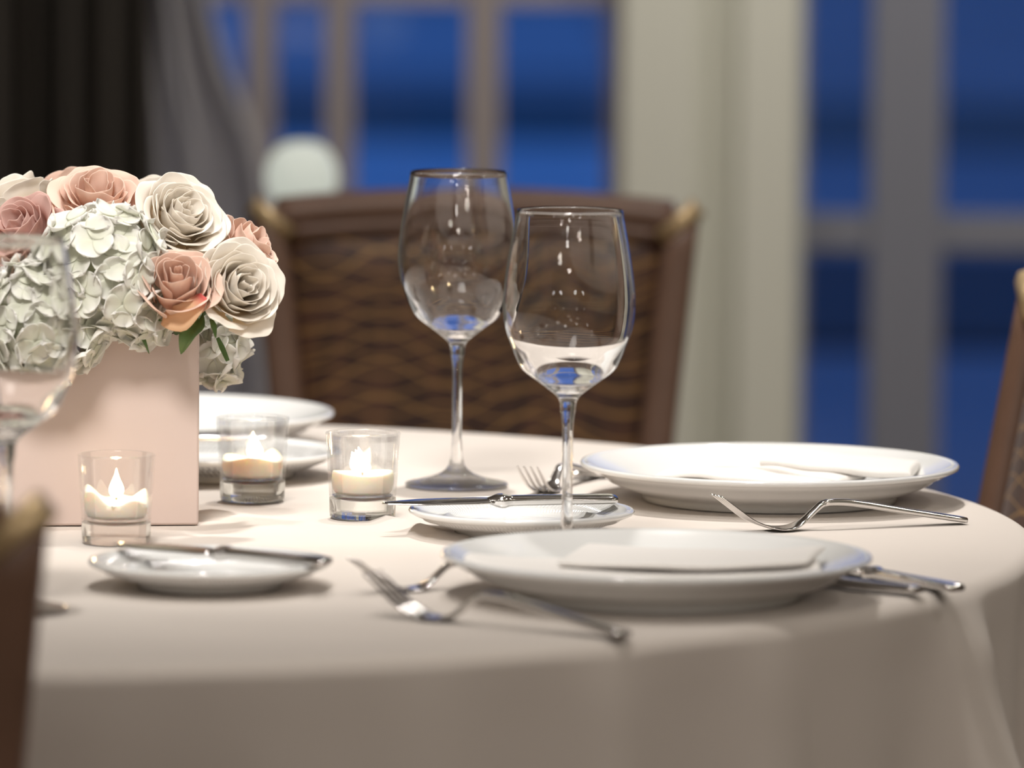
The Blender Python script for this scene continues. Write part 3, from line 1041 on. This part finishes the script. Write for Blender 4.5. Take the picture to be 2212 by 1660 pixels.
place_fork(fork0, (1683, 1148), (2130, 1131))
tag(fork0, 'polished steel fork lying free in front of the right dinner plate, in sharp focus', 'fork', GF)
o = copy_tree(fork0); place_fork(o, (938, 1342), (1372, 1385))
tag(o, 'blurred steel fork nearest the table edge, left of the nearest plate', 'fork', GF)
o = copy_tree(fork0); o.scale = (0.86, 0.86, 0.86)
b_ = P(884, 1279); d_ = Vector((cos(radians(30)), sin(radians(30)), 0)); t_ = b_ - d_ * 0.049 * 0.86
o.location = (t_.x, t_.y, PZ + 0.0002); o.rotation_euler = (0, 0, radians(30))
tag(o, 'blurred steel fork whose handle slips under the nearest dinner plate rim', 'fork', GF)
o = copy_tree(fork0)
b_ = P(1180, 1066); d_ = Vector((cos(radians(70)), sin(radians(70)), 0)); t_ = b_ - d_ * 0.049 * 0.86
o.scale = (0.86, 0.86, 0.86)
o.location = (t_.x, t_.y, PZ + 0.0002); o.rotation_euler = (0, 0, radians(70))
tag(o, 'steel fork with four upright tines behind the sharp knife', 'fork', GF)

k0 = make_knife()
pa = P(824, 1089, TZ + 0.026); pb = P(1347, 1076, TZ + 0.0245)
k0.location = (0, 0, 0)
# the knife rests on the rim of the bread plate
rimz = PZ + 0.0185
a = P(824, 1086, rimz + 0.004); b = P(1347, 1076, rimz + 0.004)
lay(k0, a, b, rimz - 0.0008, radians(8))
tag(k0, 'steel knife in sharp focus lying across the middle bread plate', 'knife', GK)
k1 = copy_tree(k0)
a = P(303, 1178, rimz + 0.004); b = P(708, 1214, rimz + 0.004)
d = (b - a).normalized(); a = b - d * 0.17
lay(k1, a, b, rimz - 0.0008, radians(8))
tag(k1, 'blurred steel knife lying across the front left bread plate', 'knife', GK)
k2 = make_knife(0.225, 0.125)
e = P(1985, 1290); s_ = P(1782, 1270)
d = (s_ - e).normalized()
lay(k2, e + d * 0.225, e, PZ - 0.001 + 0.0004)
tag(k2, 'steel knife tucked under the nearest plate, its handle the closer of two', 'knife', GK)
k3 = copy_tree(k2)
e = P(2068, 1286); s_ = P(1880, 1252)
d = (s_ - e).normalized()
lay(k3, e + d * 0.225, e, PZ - 0.001 + 0.0004)
tag(k3, 'steel knife tucked under the nearest plate, its handle reaching farther right', 'knife', GK)
k4 = copy_tree(k2)
e = P(1232, 1036); d = (P(1300, 1035) - e).normalized()
lay(k4, e + d * 0.225, e, PZ - 0.001 + 0.0004)
tag(k4, 'steel knife showing as a thin blue line left of the right plate', 'knife', GK)
k5 = copy_tree(k0)
e = P(478, 958, PZ + 0.0215); 
lay(k5, e + Vector((-0.13, -0.02, 0)), e + Vector((0.04, 0.006, 0)), PZ + 0.0203)
tag(k5, 'steel knife on the side plate behind the vase edge', 'knife', GK)

# ================================================================ VASE
VC = Vector((-0.300, 4.557, PZ)); VYAW = radians(7)
VW, VH = 0.142, 0.1375


def make_vase():
    bm = bmesh.new()
    bmesh.ops.create_cube(bm, size=1)
    for v in bm.verts: v.co = Vector((v.co.x * VW, v.co.y * VW, (v.co.z + 0.5) * VH))
    top = [f for f in bm.faces if f.normal.z > 0.5]
    r = bmesh.ops.inset_region(bm, faces=top, thickness=0.007)
    bmesh.ops.translate(bm, verts=top[0].verts, vec=(0, 0, -VH + 0.01))
    bmesh.ops.bevel(bm, geom=[e for e in bm.edges], offset=0.0022, segments=3, profile=0.5, affect='EDGES')
    me = bpy.data.meshes.new('flower_vase'); bm.to_mesh(me); bm.free()
    me.materials.append(M['vase'])
    for p in me.polygons: p.use_smooth = True
    o = bpy.data.objects.new('flower_vase', me); COL.objects.link(o)
    ws = o.modifiers.new('w', 'WEIGHTED_NORMAL')
    return o


vase = make_vase()
vase.location = VC; vase.rotation_euler.z = VYAW
tag(vase, 'square pale pink ceramic vase filled with roses and hydrangeas', 'vase')
DC = Vector((VC.x, VC.y, PZ + VH - 0.01))   # where the stems gather


# ================================================================ FLOWERS
def petal(name, R, H, t, phi, rnd, m, parent, ruffle=1.0):
    nu, nv = 14, 12
    rb = 0.07 * R
    rt = R * (0.10 + 0.84 * t ** 0.85)
    zt = H * (1.0 - 0.42 * t ** 1.7) * rnd.uniform(0.95, 1.04)
    wa = 1.7 * (1 - t) + 0.72 * t + rnd.uniform(-0.08, 0.08)
    curl = (0.16 * R) * smoothstep(0.25, 1.0, t) * rnd.uniform(0.7, 1.3)
    pn = rnd.uniform(0, 50)
    belly = 0.55 - 0.2 * t
    V, F, UV = [], [], []
    for j in range(nv + 1):
        v = j / nv
        for i in range(nu + 1):
            u = -1 + 2 * i / nu
            ve = v * (1 - 0.20 * abs(u) ** 2.6 - 0.05 * (0.5 + 0.5 * sin(pn + 4 * u)))
            w = wa * (0.30 + 0.70 * sin(min(1, v * 1.15) * pi / 2))
            r = rb + (rt - rb) * (ve ** belly)
            z = zt * (ve ** (1.0 + 0.35 * t))
            # rim rolls outwards
            k = smoothstep(0.72, 1.0, ve)
            r += curl * k ** 1.3
            z -= curl * 0.55 * k ** 2.2
            # the sides of a petal roll back a little
            r += 0.05 * R * t * abs(u) ** 3
            ed = smoothstep(0.35, 1.0, v)
            nn = noise.noise(Vector((pn + u * 1.7, v * 2.0, t * 5)))
            nn2 = noise.noise(Vector((pn + u * 4.3, v * 3.0, 9.0)))
            r += R * ruffle * ed * (0.10 * nn + 0.040 * nn2)
            z += R * ruffle * ed * (0.085 * noise.noise(Vector((pn + u * 2.2, 7.7, v * 2))) + 0.03 * nn2)
            # a point at the middle of the outer rims
            z += 0.04 * R * t * exp(-(u / 0.22) ** 2) * smoothstep(0.85, 1, v)
            a = phi + u * w
            V.append((r * cos(a), r * sin(a), z)); UV.append((u * 0.5 + 0.5, v))
    wv = nu + 1
    for j in range(nv):
        for i in range(nu):
            F.append((j * wv + i, j * wv + i + 1, (j + 1) * wv + i + 1, (j + 1) * wv + i))
    o = mesh_obj(name, V, F, m, parent, True, UV)
    sd = o.modifiers.new('s', 'SOLIDIFY'); sd.thickness = 0.0005; sd.offset = 0
    ss = o.modifiers.new('ss', 'SUBSURF'); ss.levels = 1; ss.render_levels = 1
    return o


def stem_mesh(length, r=0.0025):
    V, F = sweep([(Vector((0, 0, 0.002)), Vector((1, 0, 0)), Vector((0, 1, 0)), r * 1.6, r * 1.6), (Vector((0, 0, -0.006)), Vector((1, 0, 0)), Vector((0, 1, 0)), r, r),
                  (Vector((0, 0, -length)), Vector((1, 0, 0)), Vector((0, 1, 0)), r, r)], 10, 2)
    return V, F


def orient(o, pos, direction, spin=0.0):
    q = Vector(direction).to_track_quat('Z', 'Y')
    o.rotation_mode = 'QUATERNION'
    from mathutils import Quaternion
    o.rotation_quaternion = q @ Quaternion((0, 0, 1), spin)
    o.location = pos


def rose(pos, direction, R, H, m, n, seed, label, group, tmin=0.0, ruffle=1.0):
    """pos = centre of the bloom's face; the bloom's base lies H behind it"""
    rnd = random.Random(seed)
    root = empty('rose')
    d = Vector(direction).normalized()
    base = Vector(pos) - d * H * 0.8
    orient(root, base, d, rnd.uniform(0, 6.28))
    for i in range(n):
        t = tmin + (1 - tmin) * (i / (n - 1)) ** 0.9
        petal('petal', R, H, t, i * 2.39996 + rnd.uniform(-0.25, 0.25), rnd, m, root, ruffle)
    ln = max(0.03, (base - DC).length * 0.9)
    V, F = stem_mesh(ln)
    mesh_obj('stem', V, F, M['stem'], root)
    # calyx leaves under the bloom
    for k in range(5):
        a = k * 2 * pi / 5
        pts = []
        VV, FF = [], []
        for j in range(7):
            tt = j / 6
            rr = 0.003 + R * 0.55 * tt; zz = -0.001 + R * 0.10 * tt ** 2 - 0.003 * sin(pi * tt)
            w = 0.0045 * sin(pi * (0.12 + 0.88 * tt)) * (1 - 0.3 * tt)
            ca, sa = cos(a), sin(a)
            VV += [(rr * ca - w * sa, rr * sa + w * ca, zz), (rr * ca, rr * sa, zz - 0.0008), (rr * ca + w * sa, rr * sa - w * ca, zz)]
        for j in range(6):
            b = j * 3
            FF += [(b, b + 1, b + 4, b + 3), (b + 1, b + 2, b + 5, b + 4)]
        s = mesh_obj('sepal', VV, FF, M['leaf'], root)
        s.modifiers.new('s', 'SOLIDIFY').thickness = 0.0005
    tag(root, label, 'rose', group)
    return root


def floret_mesh(seed):
    rnd = random.Random(seed)
    V, F, UV = [], [], []
    for p in range(4):
        a0 = p * pi / 2 + rnd.uniform(-0.12, 0.12)
        L = 0.0165 * rnd.uniform(0.88, 1.12)
        W = 0.0100 * rnd.uniform(0.9, 1.12)
        cup = rnd.uniform(-0.0015, 0.0045)
        ph = rnd.uniform(0, 6)
        b = len(V)
        nu, nv = 8, 10
        lift = 0.0004 * p
        for j in range(nv + 1):
            v = j / nv
            for i in range(nu + 1):
                u = -1 + 2 * i / nu
                vv = sin(v * pi / 2)
                w = W * (0.12 + 0.88 * sin(vv / 0.58 * pi / 2) ** 0.8) if vv < 0.58 else W * sqrt(max(0, 1 - ((vv - 0.58) / 0.42) ** 2))
                ve = vv
                x = L * ve
                y = u * w
                z = lift + cup * v * v + 0.0022 * (u * u) * v + 0.0011 * sin(ph + 5 * u + 3 * v) * v
                V.append((x * cos(a0) - y * sin(a0), x * sin(a0) + y * cos(a0), z)); UV.append((u * 0.5 + 0.5, v))
        wv = nu + 1
        for j in range(nv):
            for i in range(nu):
                F.append((b + j * wv + i, b + j * wv + i + 1, b + (j + 1) * wv + i + 1, b + (j + 1) * wv + i))
    me_o = mesh_obj('floret', V, F, M['hyd_petal'], None, True, UV)
    sd = me_o.modifiers.new('s', 'SOLIDIFY'); sd.thickness = 0.0004; sd.offset = 0
    return me_o


FLORETS = [floret_mesh(s) for s in (11, 12, 13, 14)]


def hydrangea(pos, direction, R, n, seed, label, squash=(1, 1, 1)):
    rnd = random.Random(seed)
    root = empty('hydrangea')
    root.location = pos
    d = Vector(direction).normalized()
    from mathutils import Quaternion
    ga = pi * (3 - sqrt(5))
    q = d.to_track_quat('Z', 'Y')
    for i in range(n):
        c = 1 - 1.55 * (i + 0.5) / n
        s = sqrt(max(0, 1 - c * c))
        a = i * ga + rnd.uniform(-0.15, 0.15)
        dv = q @ Vector((s * cos(a), s * sin(a), c))
        rr = R * rnd.uniform(0.86, 1.05)
        ft = rnd.choice(FLORETS).copy()
        COL.objects.link(ft)
        ft.parent = root
        ft.rotation_mode = 'QUATERNION'
        tl = (dv + Vector((rnd.uniform(-0.27, 0.27), rnd.uniform(-0.27, 0.27), rnd.uniform(-0.27, 0.27)))).normalized()
        ft.rotation_quaternion = tl.to_track_quat('Z', 'Y') @ Quaternion((0, 0, 1), rnd.uniform(0, 6.28))
        ft.location = Vector((dv.x * rr * squash[0], dv.y * rr * squash[1], dv.z * rr * squash[2]))
        k = rnd.uniform(0.85, 1.12)
        ft.scale = (k, k, k)
    # dense core of stalks and buds
    parts = []
    V, F = [], []
    bm = bmesh.new(); bmesh.ops.create_icosphere(bm, subdivisions=3, radius=R * 0.78)
    for v in bm.verts:
        v.co = Vector((v.co.x * squash[0], v.co.y * squash[1], v.co.z * squash[2])) * (1 + 0.12 * noise.noise(v.co * 120))
    me = bpy.data.meshes.new('bud_core'); bm.to_mesh(me); bm.free(); me.materials.append(M['hyd_core'])
    oc = bpy.data.objects.new('bud_core', me); COL.objects.link(oc); oc.parent = root
    down = (DC - Vector((0, 0, 0.05))) - Vector(pos)
    V, F = stem_mesh(down.length, 0.003)
    st = mesh_obj('stem', V, F, M['stem'], root)
    st.rotation_mode = 'QUATERNION'; st.rotation_quaternion = (-down).to_track_quat('Z', 'Y')
    tag(root, label, 'hydrangea', 'white hydrangea heads in the vase')
    return root


M['hyd_core'] = mat('bud_core_green', (0.55, 0.58, 0.42), rough=0.8, noise_amt=0.4, noise_scale=150)


def fdir(pos, add=(0, 0, 0), k=1.0):
    return ((Vector(pos) - (DC + Vector((0, 0, -0.02)))).normalized() * k + Vector(add)).normalized()


def FL(px, py, Y): return Q(px, py, Y)


GR = 'roses in the vase'
p = FL(212, 402, 4.52); rose(p, fdir(p, (0.05, -0.35, 0.1)), 0.037, 0.036, M['blush_petal'], 19, 1, 'large blush pink rose on top of the bouquet', GR, 0.1)
p = FL(26, 478, 4.49); rose(p, fdir(p, (-0.25, -0.3, 0.1)), 0.033, 0.036, M['pink_petal'], 17, 22, 'dusty pink rose at the left picture edge', GR, 0.08)
p = FL(405, 452, 4.50); rose(p, fdir(p, (0.1, -0.55, 0.0)), 0.037, 0.034, M['white_petal'], 28, 3, 'wide white rose at the top right of the bouquet', GR, 0.0, 1.1)
p = FL(384, 592, 4.440); rose(p, Vector((0.05, -0.72, 0.6)), 0.030, 0.046, M['blush_petal'], 17, 4, 'peach blush rose in the middle, between hydrangea and white rose', GR, 0.0, 0.7)
p = FL(532, 612, 4.455); rose(p, Vector((0.45, -0.8, 0.35)), 0.0345, 0.040, M['white_petal'], 26, 5, 'creamy white rose at the lower right of the bouquet', GR, 0.0, 1.0)
p = FL(560, 520, 4.53); rose(p, Vector((0.75, -0.25, 0.55)), 0.028, 0.036, M['blush_petal'], 15, 6, 'blush rose at the right edge, behind the two white roses', GR, 0.1)
p = FL(582, 592, 4.535); rose(p, Vector((0.9, -0.3, 0.15)), 0.026, 0.034, M['pink_petal'], 13, 7, 'dusty pink rose peeking out right of the creamy white rose', GR, 0.2)
p = FL(18, 402, 4.60); rose(p, fdir(p, (-0.1, 0.0, 0.2)), 0.030, 0.032, M['white_petal'], 17, 8, 'white rose behind the dusty pink one at the left edge', GR, 0.1)
p = FL(290, 470, 4.53); rose(p, fdir(p, (0, -0.2, 0.3)), 0.026, 0.034, M['blush_petal'], 12, 9, 'half hidden blush rose under the top rose', GR, 0.3)
p = FL(0, 590, 4.47); rose(p, Vector((-0.4, -0.8, 0.4)), 0.028, 0.034, M['blush_petal'], 12, 10, 'blush rose low at the left picture edge behind the glass', GR, 0.2)
p = FL(120, 470, 4.54); rose(p, fdir(p, (-0.1, -0.1, 0.1)), 0.028, 0.036, M['pink_petal'], 12, 12, 'dusty pink rose between the top rose and the hydrangea', GR, 0.3)
for (px, py, Y, c) in ((150, 400, 4.66, 'blush_petal'), (350, 420, 4.66, 'white_petal')):
    p = FL(px, py, Y)
    rose(p, fdir(p, (0, 0.2, 0.2)), 0.030, 0.034, M[c], 12, int(px), 'rose at the back of the bouquet, mostly hidden, ' + ('blush' if 'blush' in c else 'white'), GR, 0.3)

hydrangea(FL(225, 585, 4.475), (0.1, -1, 0.35), 0.043, 46, 31, 'white hydrangea head in the middle of the bouquet', (1.0, 0.9, 1.0))
hydrangea(FL(95, 690, 4.465), (-0.1, -1, 0.1), 0.041, 44, 32, 'white hydrangea head low left, seen through the blurred wine glass', (1.05, 0.8, 1.0))
hydrangea(FL(285, 665, 4.475), (0.2, -1, 0.0), 0.024, 22, 35, 'small white hydrangea cluster drooping over the vase rim', (1.3, 0.8, 0.9))
hydrangea(FL(468, 745, 4.585), (0.8, -0.6, -0.2), 0.020, 18, 33, 'white hydrangea cluster hanging over the right side of the vase', (0.8, 1.0, 1.2))
for o in FLORETS:
    bpy.data.objects.remove(o)


# leaves
def leaf(name, pts, widths, label, m=None):
    V, F = [], []
    pts = [Vector(p) for p in pts]
    n = 14
    N = len(pts)

    def at(t):
        f = t * (N - 1); i = min(int(f), N - 2); k = f - i
        p0 = pts[max(i - 1, 0)]; p1 = pts[i]; p2 = pts[i + 1]; p3 = pts[min(i + 2, N - 1)]
        return 0.5 * ((2 * p1) + (p2 - p0) * k + (2 * p0 - 5 * p1 + 4 * p2 - p3) * k * k + (3 * p1 - p0 - 3 * p2 + p3) * k ** 3)
    for j in range(n + 1):
        t = j / n
        c = at(t); d = (at(min(1, t + 0.02)) - at(max(0, t - 0.02))).normalized()
        side = d.cross(Vector((0, -1, 0.2))).normalized()
        nrm = side.cross(d).normalized()
        w = interp(widths, t)
        V += [c + side * w + nrm * w * 0.25, c + side * w * 0.5 + nrm * w * 0.05, c, c - side * w * 0.5 + nrm * w * 0.05, c - side * w + nrm * w * 0.25]
    for j in range(n):
        for k in range(4):
            b = j * 5 + k
            F.append((b, b + 1, b + 6, b + 5))
    o = mesh_obj(name, V, F, m or M['leaf'], uvs=[(0.5, (i // 5) / n) for i in range(len(V))])
    o.modifiers.new('s', 'SOLIDIFY').thickness = 0.0006
    return o


LW = [(0, 0.001), (0.15, 0.004), (0.45, 0.0085), (0.75, 0.005), (1, 0.0004)]
tag(leaf('leaf', [FL(425, 668, 4.475), FL(422, 692, 4.462), FL(405, 722, 4.455), FL(391, 765, 4.46)], LW, ''), 'pointed green leaf over the vase rim under the peach rose', 'leaf')
tag(leaf('leaf', [FL(300, 712, 4.475), FL(308, 728, 4.47), FL(315, 745, 4.468), FL(322, 764, 4.47)], [(0, 0.0005), (0.4, 0.0016), (1, 0.0003)], ''), 'thin dark green sepal curling on the pink vase front', 'leaf')
tag(leaf('leaf', [FL(455, 690, 4.46), FL(462, 705, 4.455), FL(466, 730, 4.455)], [(0, 0.001), (0.5, 0.0022), (1, 0.0004)], ''), 'small dark green sepal right of the vase corner, upper of two', 'leaf')
tag(leaf('leaf', [FL(470, 730, 4.50), FL(480, 752, 4.50), FL(492, 780, 4.50)], [(0, 0.0012), (0.5, 0.0020), (1, 0.0014)], ''), 'green sepal strip against the hanging hydrangea, lower of two', 'leaf')
tag(leaf('petal_guard', [FL(352, 690, 4.452), FL(385, 690, 4.442), FL(415, 668, 4.436), FL(440, 640, 4.44)], [(0, 0.004), (0.4, 0.010), (0.8, 0.006), (1, 0.003)], '', M['guard_petal']), 'orange guard petal with a red curled edge below the peach rose', 'petal')
LL = ['dark green leaf above the thin curling sepal on the vase rim', 'dark green leaf under the drooping hydrangea cluster', 'dark green leaf in the gap left of the pointed leaf',
      'dark green leaf behind the orange guard petal', 'dark green leaf deep under the middle hydrangea head']
for k, (px, py, Y, ln) in enumerate(((345, 700, 4.52, 0.03), (300, 705, 4.53, 0.03), (385, 712, 4.53, 0.03), (420, 690, 4.52, 0.035), (240, 700, 4.54, 0.04))):
    c = FL(px, py, Y)
    e = c + Vector((0.012 * (-1) ** k, -0.03, 0.012))
    tag(leaf('leaf', [c, (c + e) / 2 + Vector((0, 0, 0.008)), e], [(0, 0.003), (0.5, 0.011), (1, 0.001)], ''), LL[k], 'leaf', 'leaves inside the bouquet')


# ================================================================ CHAIRS
def make_chair():
    root = empty('dining_chair')
    # local: faces -y, z from the floor; back at y=0 at seat level, leaning to +y
    SH = 0.46
    TOP = 0.888
    lean = tan(radians(13.0))

    def by(z): return lean * (z - 0.60)

    def hw(z): return 0.148 + 0.047 * ((z - 0.46) / (TOP - 0.46))     # centre line of a post
    PW, PD = 0.0165, 0.019
    for s in (-1, 1):
        secs = []
        for k in range(13):
            z = 0.44 + (TOP - 0.012 - 0.44) * k / 12
            secs.append((Vector((s * hw(z), by(z), z)), Vector((1, 0, 0)), Vector((0, 1, 0)), PW, PD))
        V, F = sweep(secs, 16, 7)
        mesh_obj('back_post', V, F, M['wood'], root)
        # bevelled metallic band across the mitred corner
        z0, z1 = TOP - 0.034, TOP - 0.004
        x0, x1 = s * (hw(TOP) - 0.022), s * (hw(TOP) + 0.0145)
        d = Vector((x1 - x0, 0, z1 - z0)).normalized(); sd = Vector((-d.z, 0, d.x))
        V, F = sweep([(Vector((x0, by(z0), z0)), sd, Vector((0, 1, 0)), 0.009, PD + 0.0025), (Vector((x1, by(z1), z1)), sd, Vector((0, 1, 0)), 0.009, PD + 0.0025)], 16, 7)
        mesh_obj('corner_band', V, F, M['brass'], root)['label'] = 'pale brass corner band'
    # arched top rail
    secs = []
    for k in range(25):
        u = -1 + 2 * k / 24
        z = TOP - 0.014 + 0.010 * (1 - u * u)
        secs.append((Vector((u * (hw(TOP) - 0.008), by(z) + 0.012 * (1 - u * u), z)), Vector((0, 0.98, lean)).normalized(), Vector((0, 0, 1)), PD, 0.012))
    V, F = sweep(secs, 16, 5)
    mesh_obj('top_rail', V, F, M['wood'], root)
    # thin moulding under the rail
    secs = []
    for k in range(25):
        u = -1 + 2 * k / 24
        z = TOP - 0.032 + 0.009 * (1 - u * u)
        secs.append((Vector((u * (hw(TOP) - 0.020), by(z) + 0.010 * (1 - u * u), z)), Vector((0, 1, 0)), Vector((0, 0, 1)), PD * 0.75, 0.0075))
    V, F = sweep(secs, 12, 3)
    mesh_obj('rail_moulding', V, F, M['wood'], root)
    # upholstered back
    V, F = [], []
    nx, nz = 24, 24
    z0, z1 = 0.53, TOP - 0.034
    grid = {}
    for side in (0, 1):
        for j in range(nz + 1):
            z = z0 + (z1 - z0) * j / nz
            for i in range(nx + 1):
                u = -1 + 2 * i / nx
                h = hw(z) - PW + 0.004
                pad = 0.020 * (1 - abs(u) ** 6) * (1 - abs(2 * j / nz - 1) ** 8)
                cy_ = by(z) + 0.010 * (1 - u * u)
                y = cy_ - pad - 0.004 if side == 0 else cy_ + pad * 0.6 + 0.004
                grid[(side, j, i)] = len(V)
                zz = z + 0.009 * (1 - u * u) * (j / nz)
                V.append((u * h, y, zz))
    for side in (0, 1):
        for j in range(nz):
            for i in range(nx):
                q = (grid[(side, j, i)], grid[(side, j, i + 1)], grid[(side, j + 1, i + 1)], grid[(side, j + 1, i)])
                F.append(q if side == 0 else q[::-1])
    for j in range(nz):
        F.append((grid[(0, j, 0)], grid[(0, j + 1, 0)], grid[(1, j + 1, 0)], grid[(1, j, 0)]))
        F.append((grid[(0, j, nx)], grid[(1, j, nx)], grid[(1, j + 1, nx)], grid[(0, j + 1, nx)]))
    for i in range(nx):
        F.append((grid[(0, 0, i)], grid[(1, 0, i)], grid[(1, 0, i + 1)], grid[(0, 0, i + 1)]))
        F.append((grid[(0, nz, i)], grid[(0, nz, i + 1)], grid[(1, nz, i + 1)], grid[(1, nz, i)]))
    mesh_obj('backrest', V, F, M['fabric'], root)
    # lower back rail
    V, F = sweep([(Vector((-hw(0.51), by(0.51), 0.51)), Vector((0, 1, 0)), Vector((0, 0, 1)), 0.012, 0.02), (Vector((hw(0.51), by(0.51), 0.51)), Vector((0, 1, 0)), Vector((0, 0, 1)), 0.012, 0.02)], 12, 5)
    mesh_obj('lower_rail', V, F, M['wood'], root)
    # seat
    box('seat_frame', -0.20, 0.20, -0.40, 0.0, 0.385, 0.425, M['wood'], root, bevel=0.006)
    box('seat', -0.21, 0.21, -0.425, -0.035, 0.425, 0.485, M['fabric'], root, bevel=0.022, smooth=True)
    for sx in (-1, 1):
        for fr in (0, 1):
            x, y = sx * 0.18, (-0.38 if fr else -0.02)
            dx, dy = sx * 0.008, (-0.005 if fr else 0.05)
            V, F = sweep([(Vector((x, y, 0.40)), Vector((1, 0, 0)), Vector((0, 1, 0)), 0.017, 0.017), (Vector((x + dx, y + dy, 0.0)), Vector((1, 0, 0)), Vector((0, 1, 0)), 0.012, 0.012)], 12, 6)
            mesh_obj('leg', V, F, M['wood'], root)
        V, F = sweep([(Vector((sx * hw(0.44), by(0.44), 0.46)), Vector((1, 0, 0)), Vector((0, 1, 0)), PW, PD), (Vector((sx * 0.18, -0.02, 0.39)), Vector((1, 0, 0)), Vector((0, 1, 0)), 0.017, 0.017)], 12, 6)
        mesh_obj('post_joint', V, F, M['wood'], root)
    return root


GCH = 'brown dining chairs around the table'
ch = make_chair()
c = Q(1027, 450, 5.98)
ch.location = (c.x, 5.92, 0)
tag(ch, 'brown patterned dining chair facing the camera across the table', 'chair', GCH)
c2 = copy_tree(ch)
fa = radians(-90 + 54)      # rotation of the facing direction
c2.rotation_euler.z = radians(-74)
far = Q(2112, 1100, 5.10)
# far post of the chair at (-hw, 0) local
lx = 0.172 + 0.0165
c2.location = (far.x - 0.006 + lx * cos(radians(-74)), far.y + lx * sin(radians(-74)), 0)
tag(c2, 'brown dining chair cut off at the right picture edge', 'chair', GCH)
c3 = copy_tree(ch)
e = Q(100, 1110, 3.45)
c3.rotation_euler.z = radians(180)
c3.location = (e.x - 0.208, 3.45 + 0.05, 0)
tag(c3, 'dark blurred chair back at the lower left picture edge', 'chair', GCH)
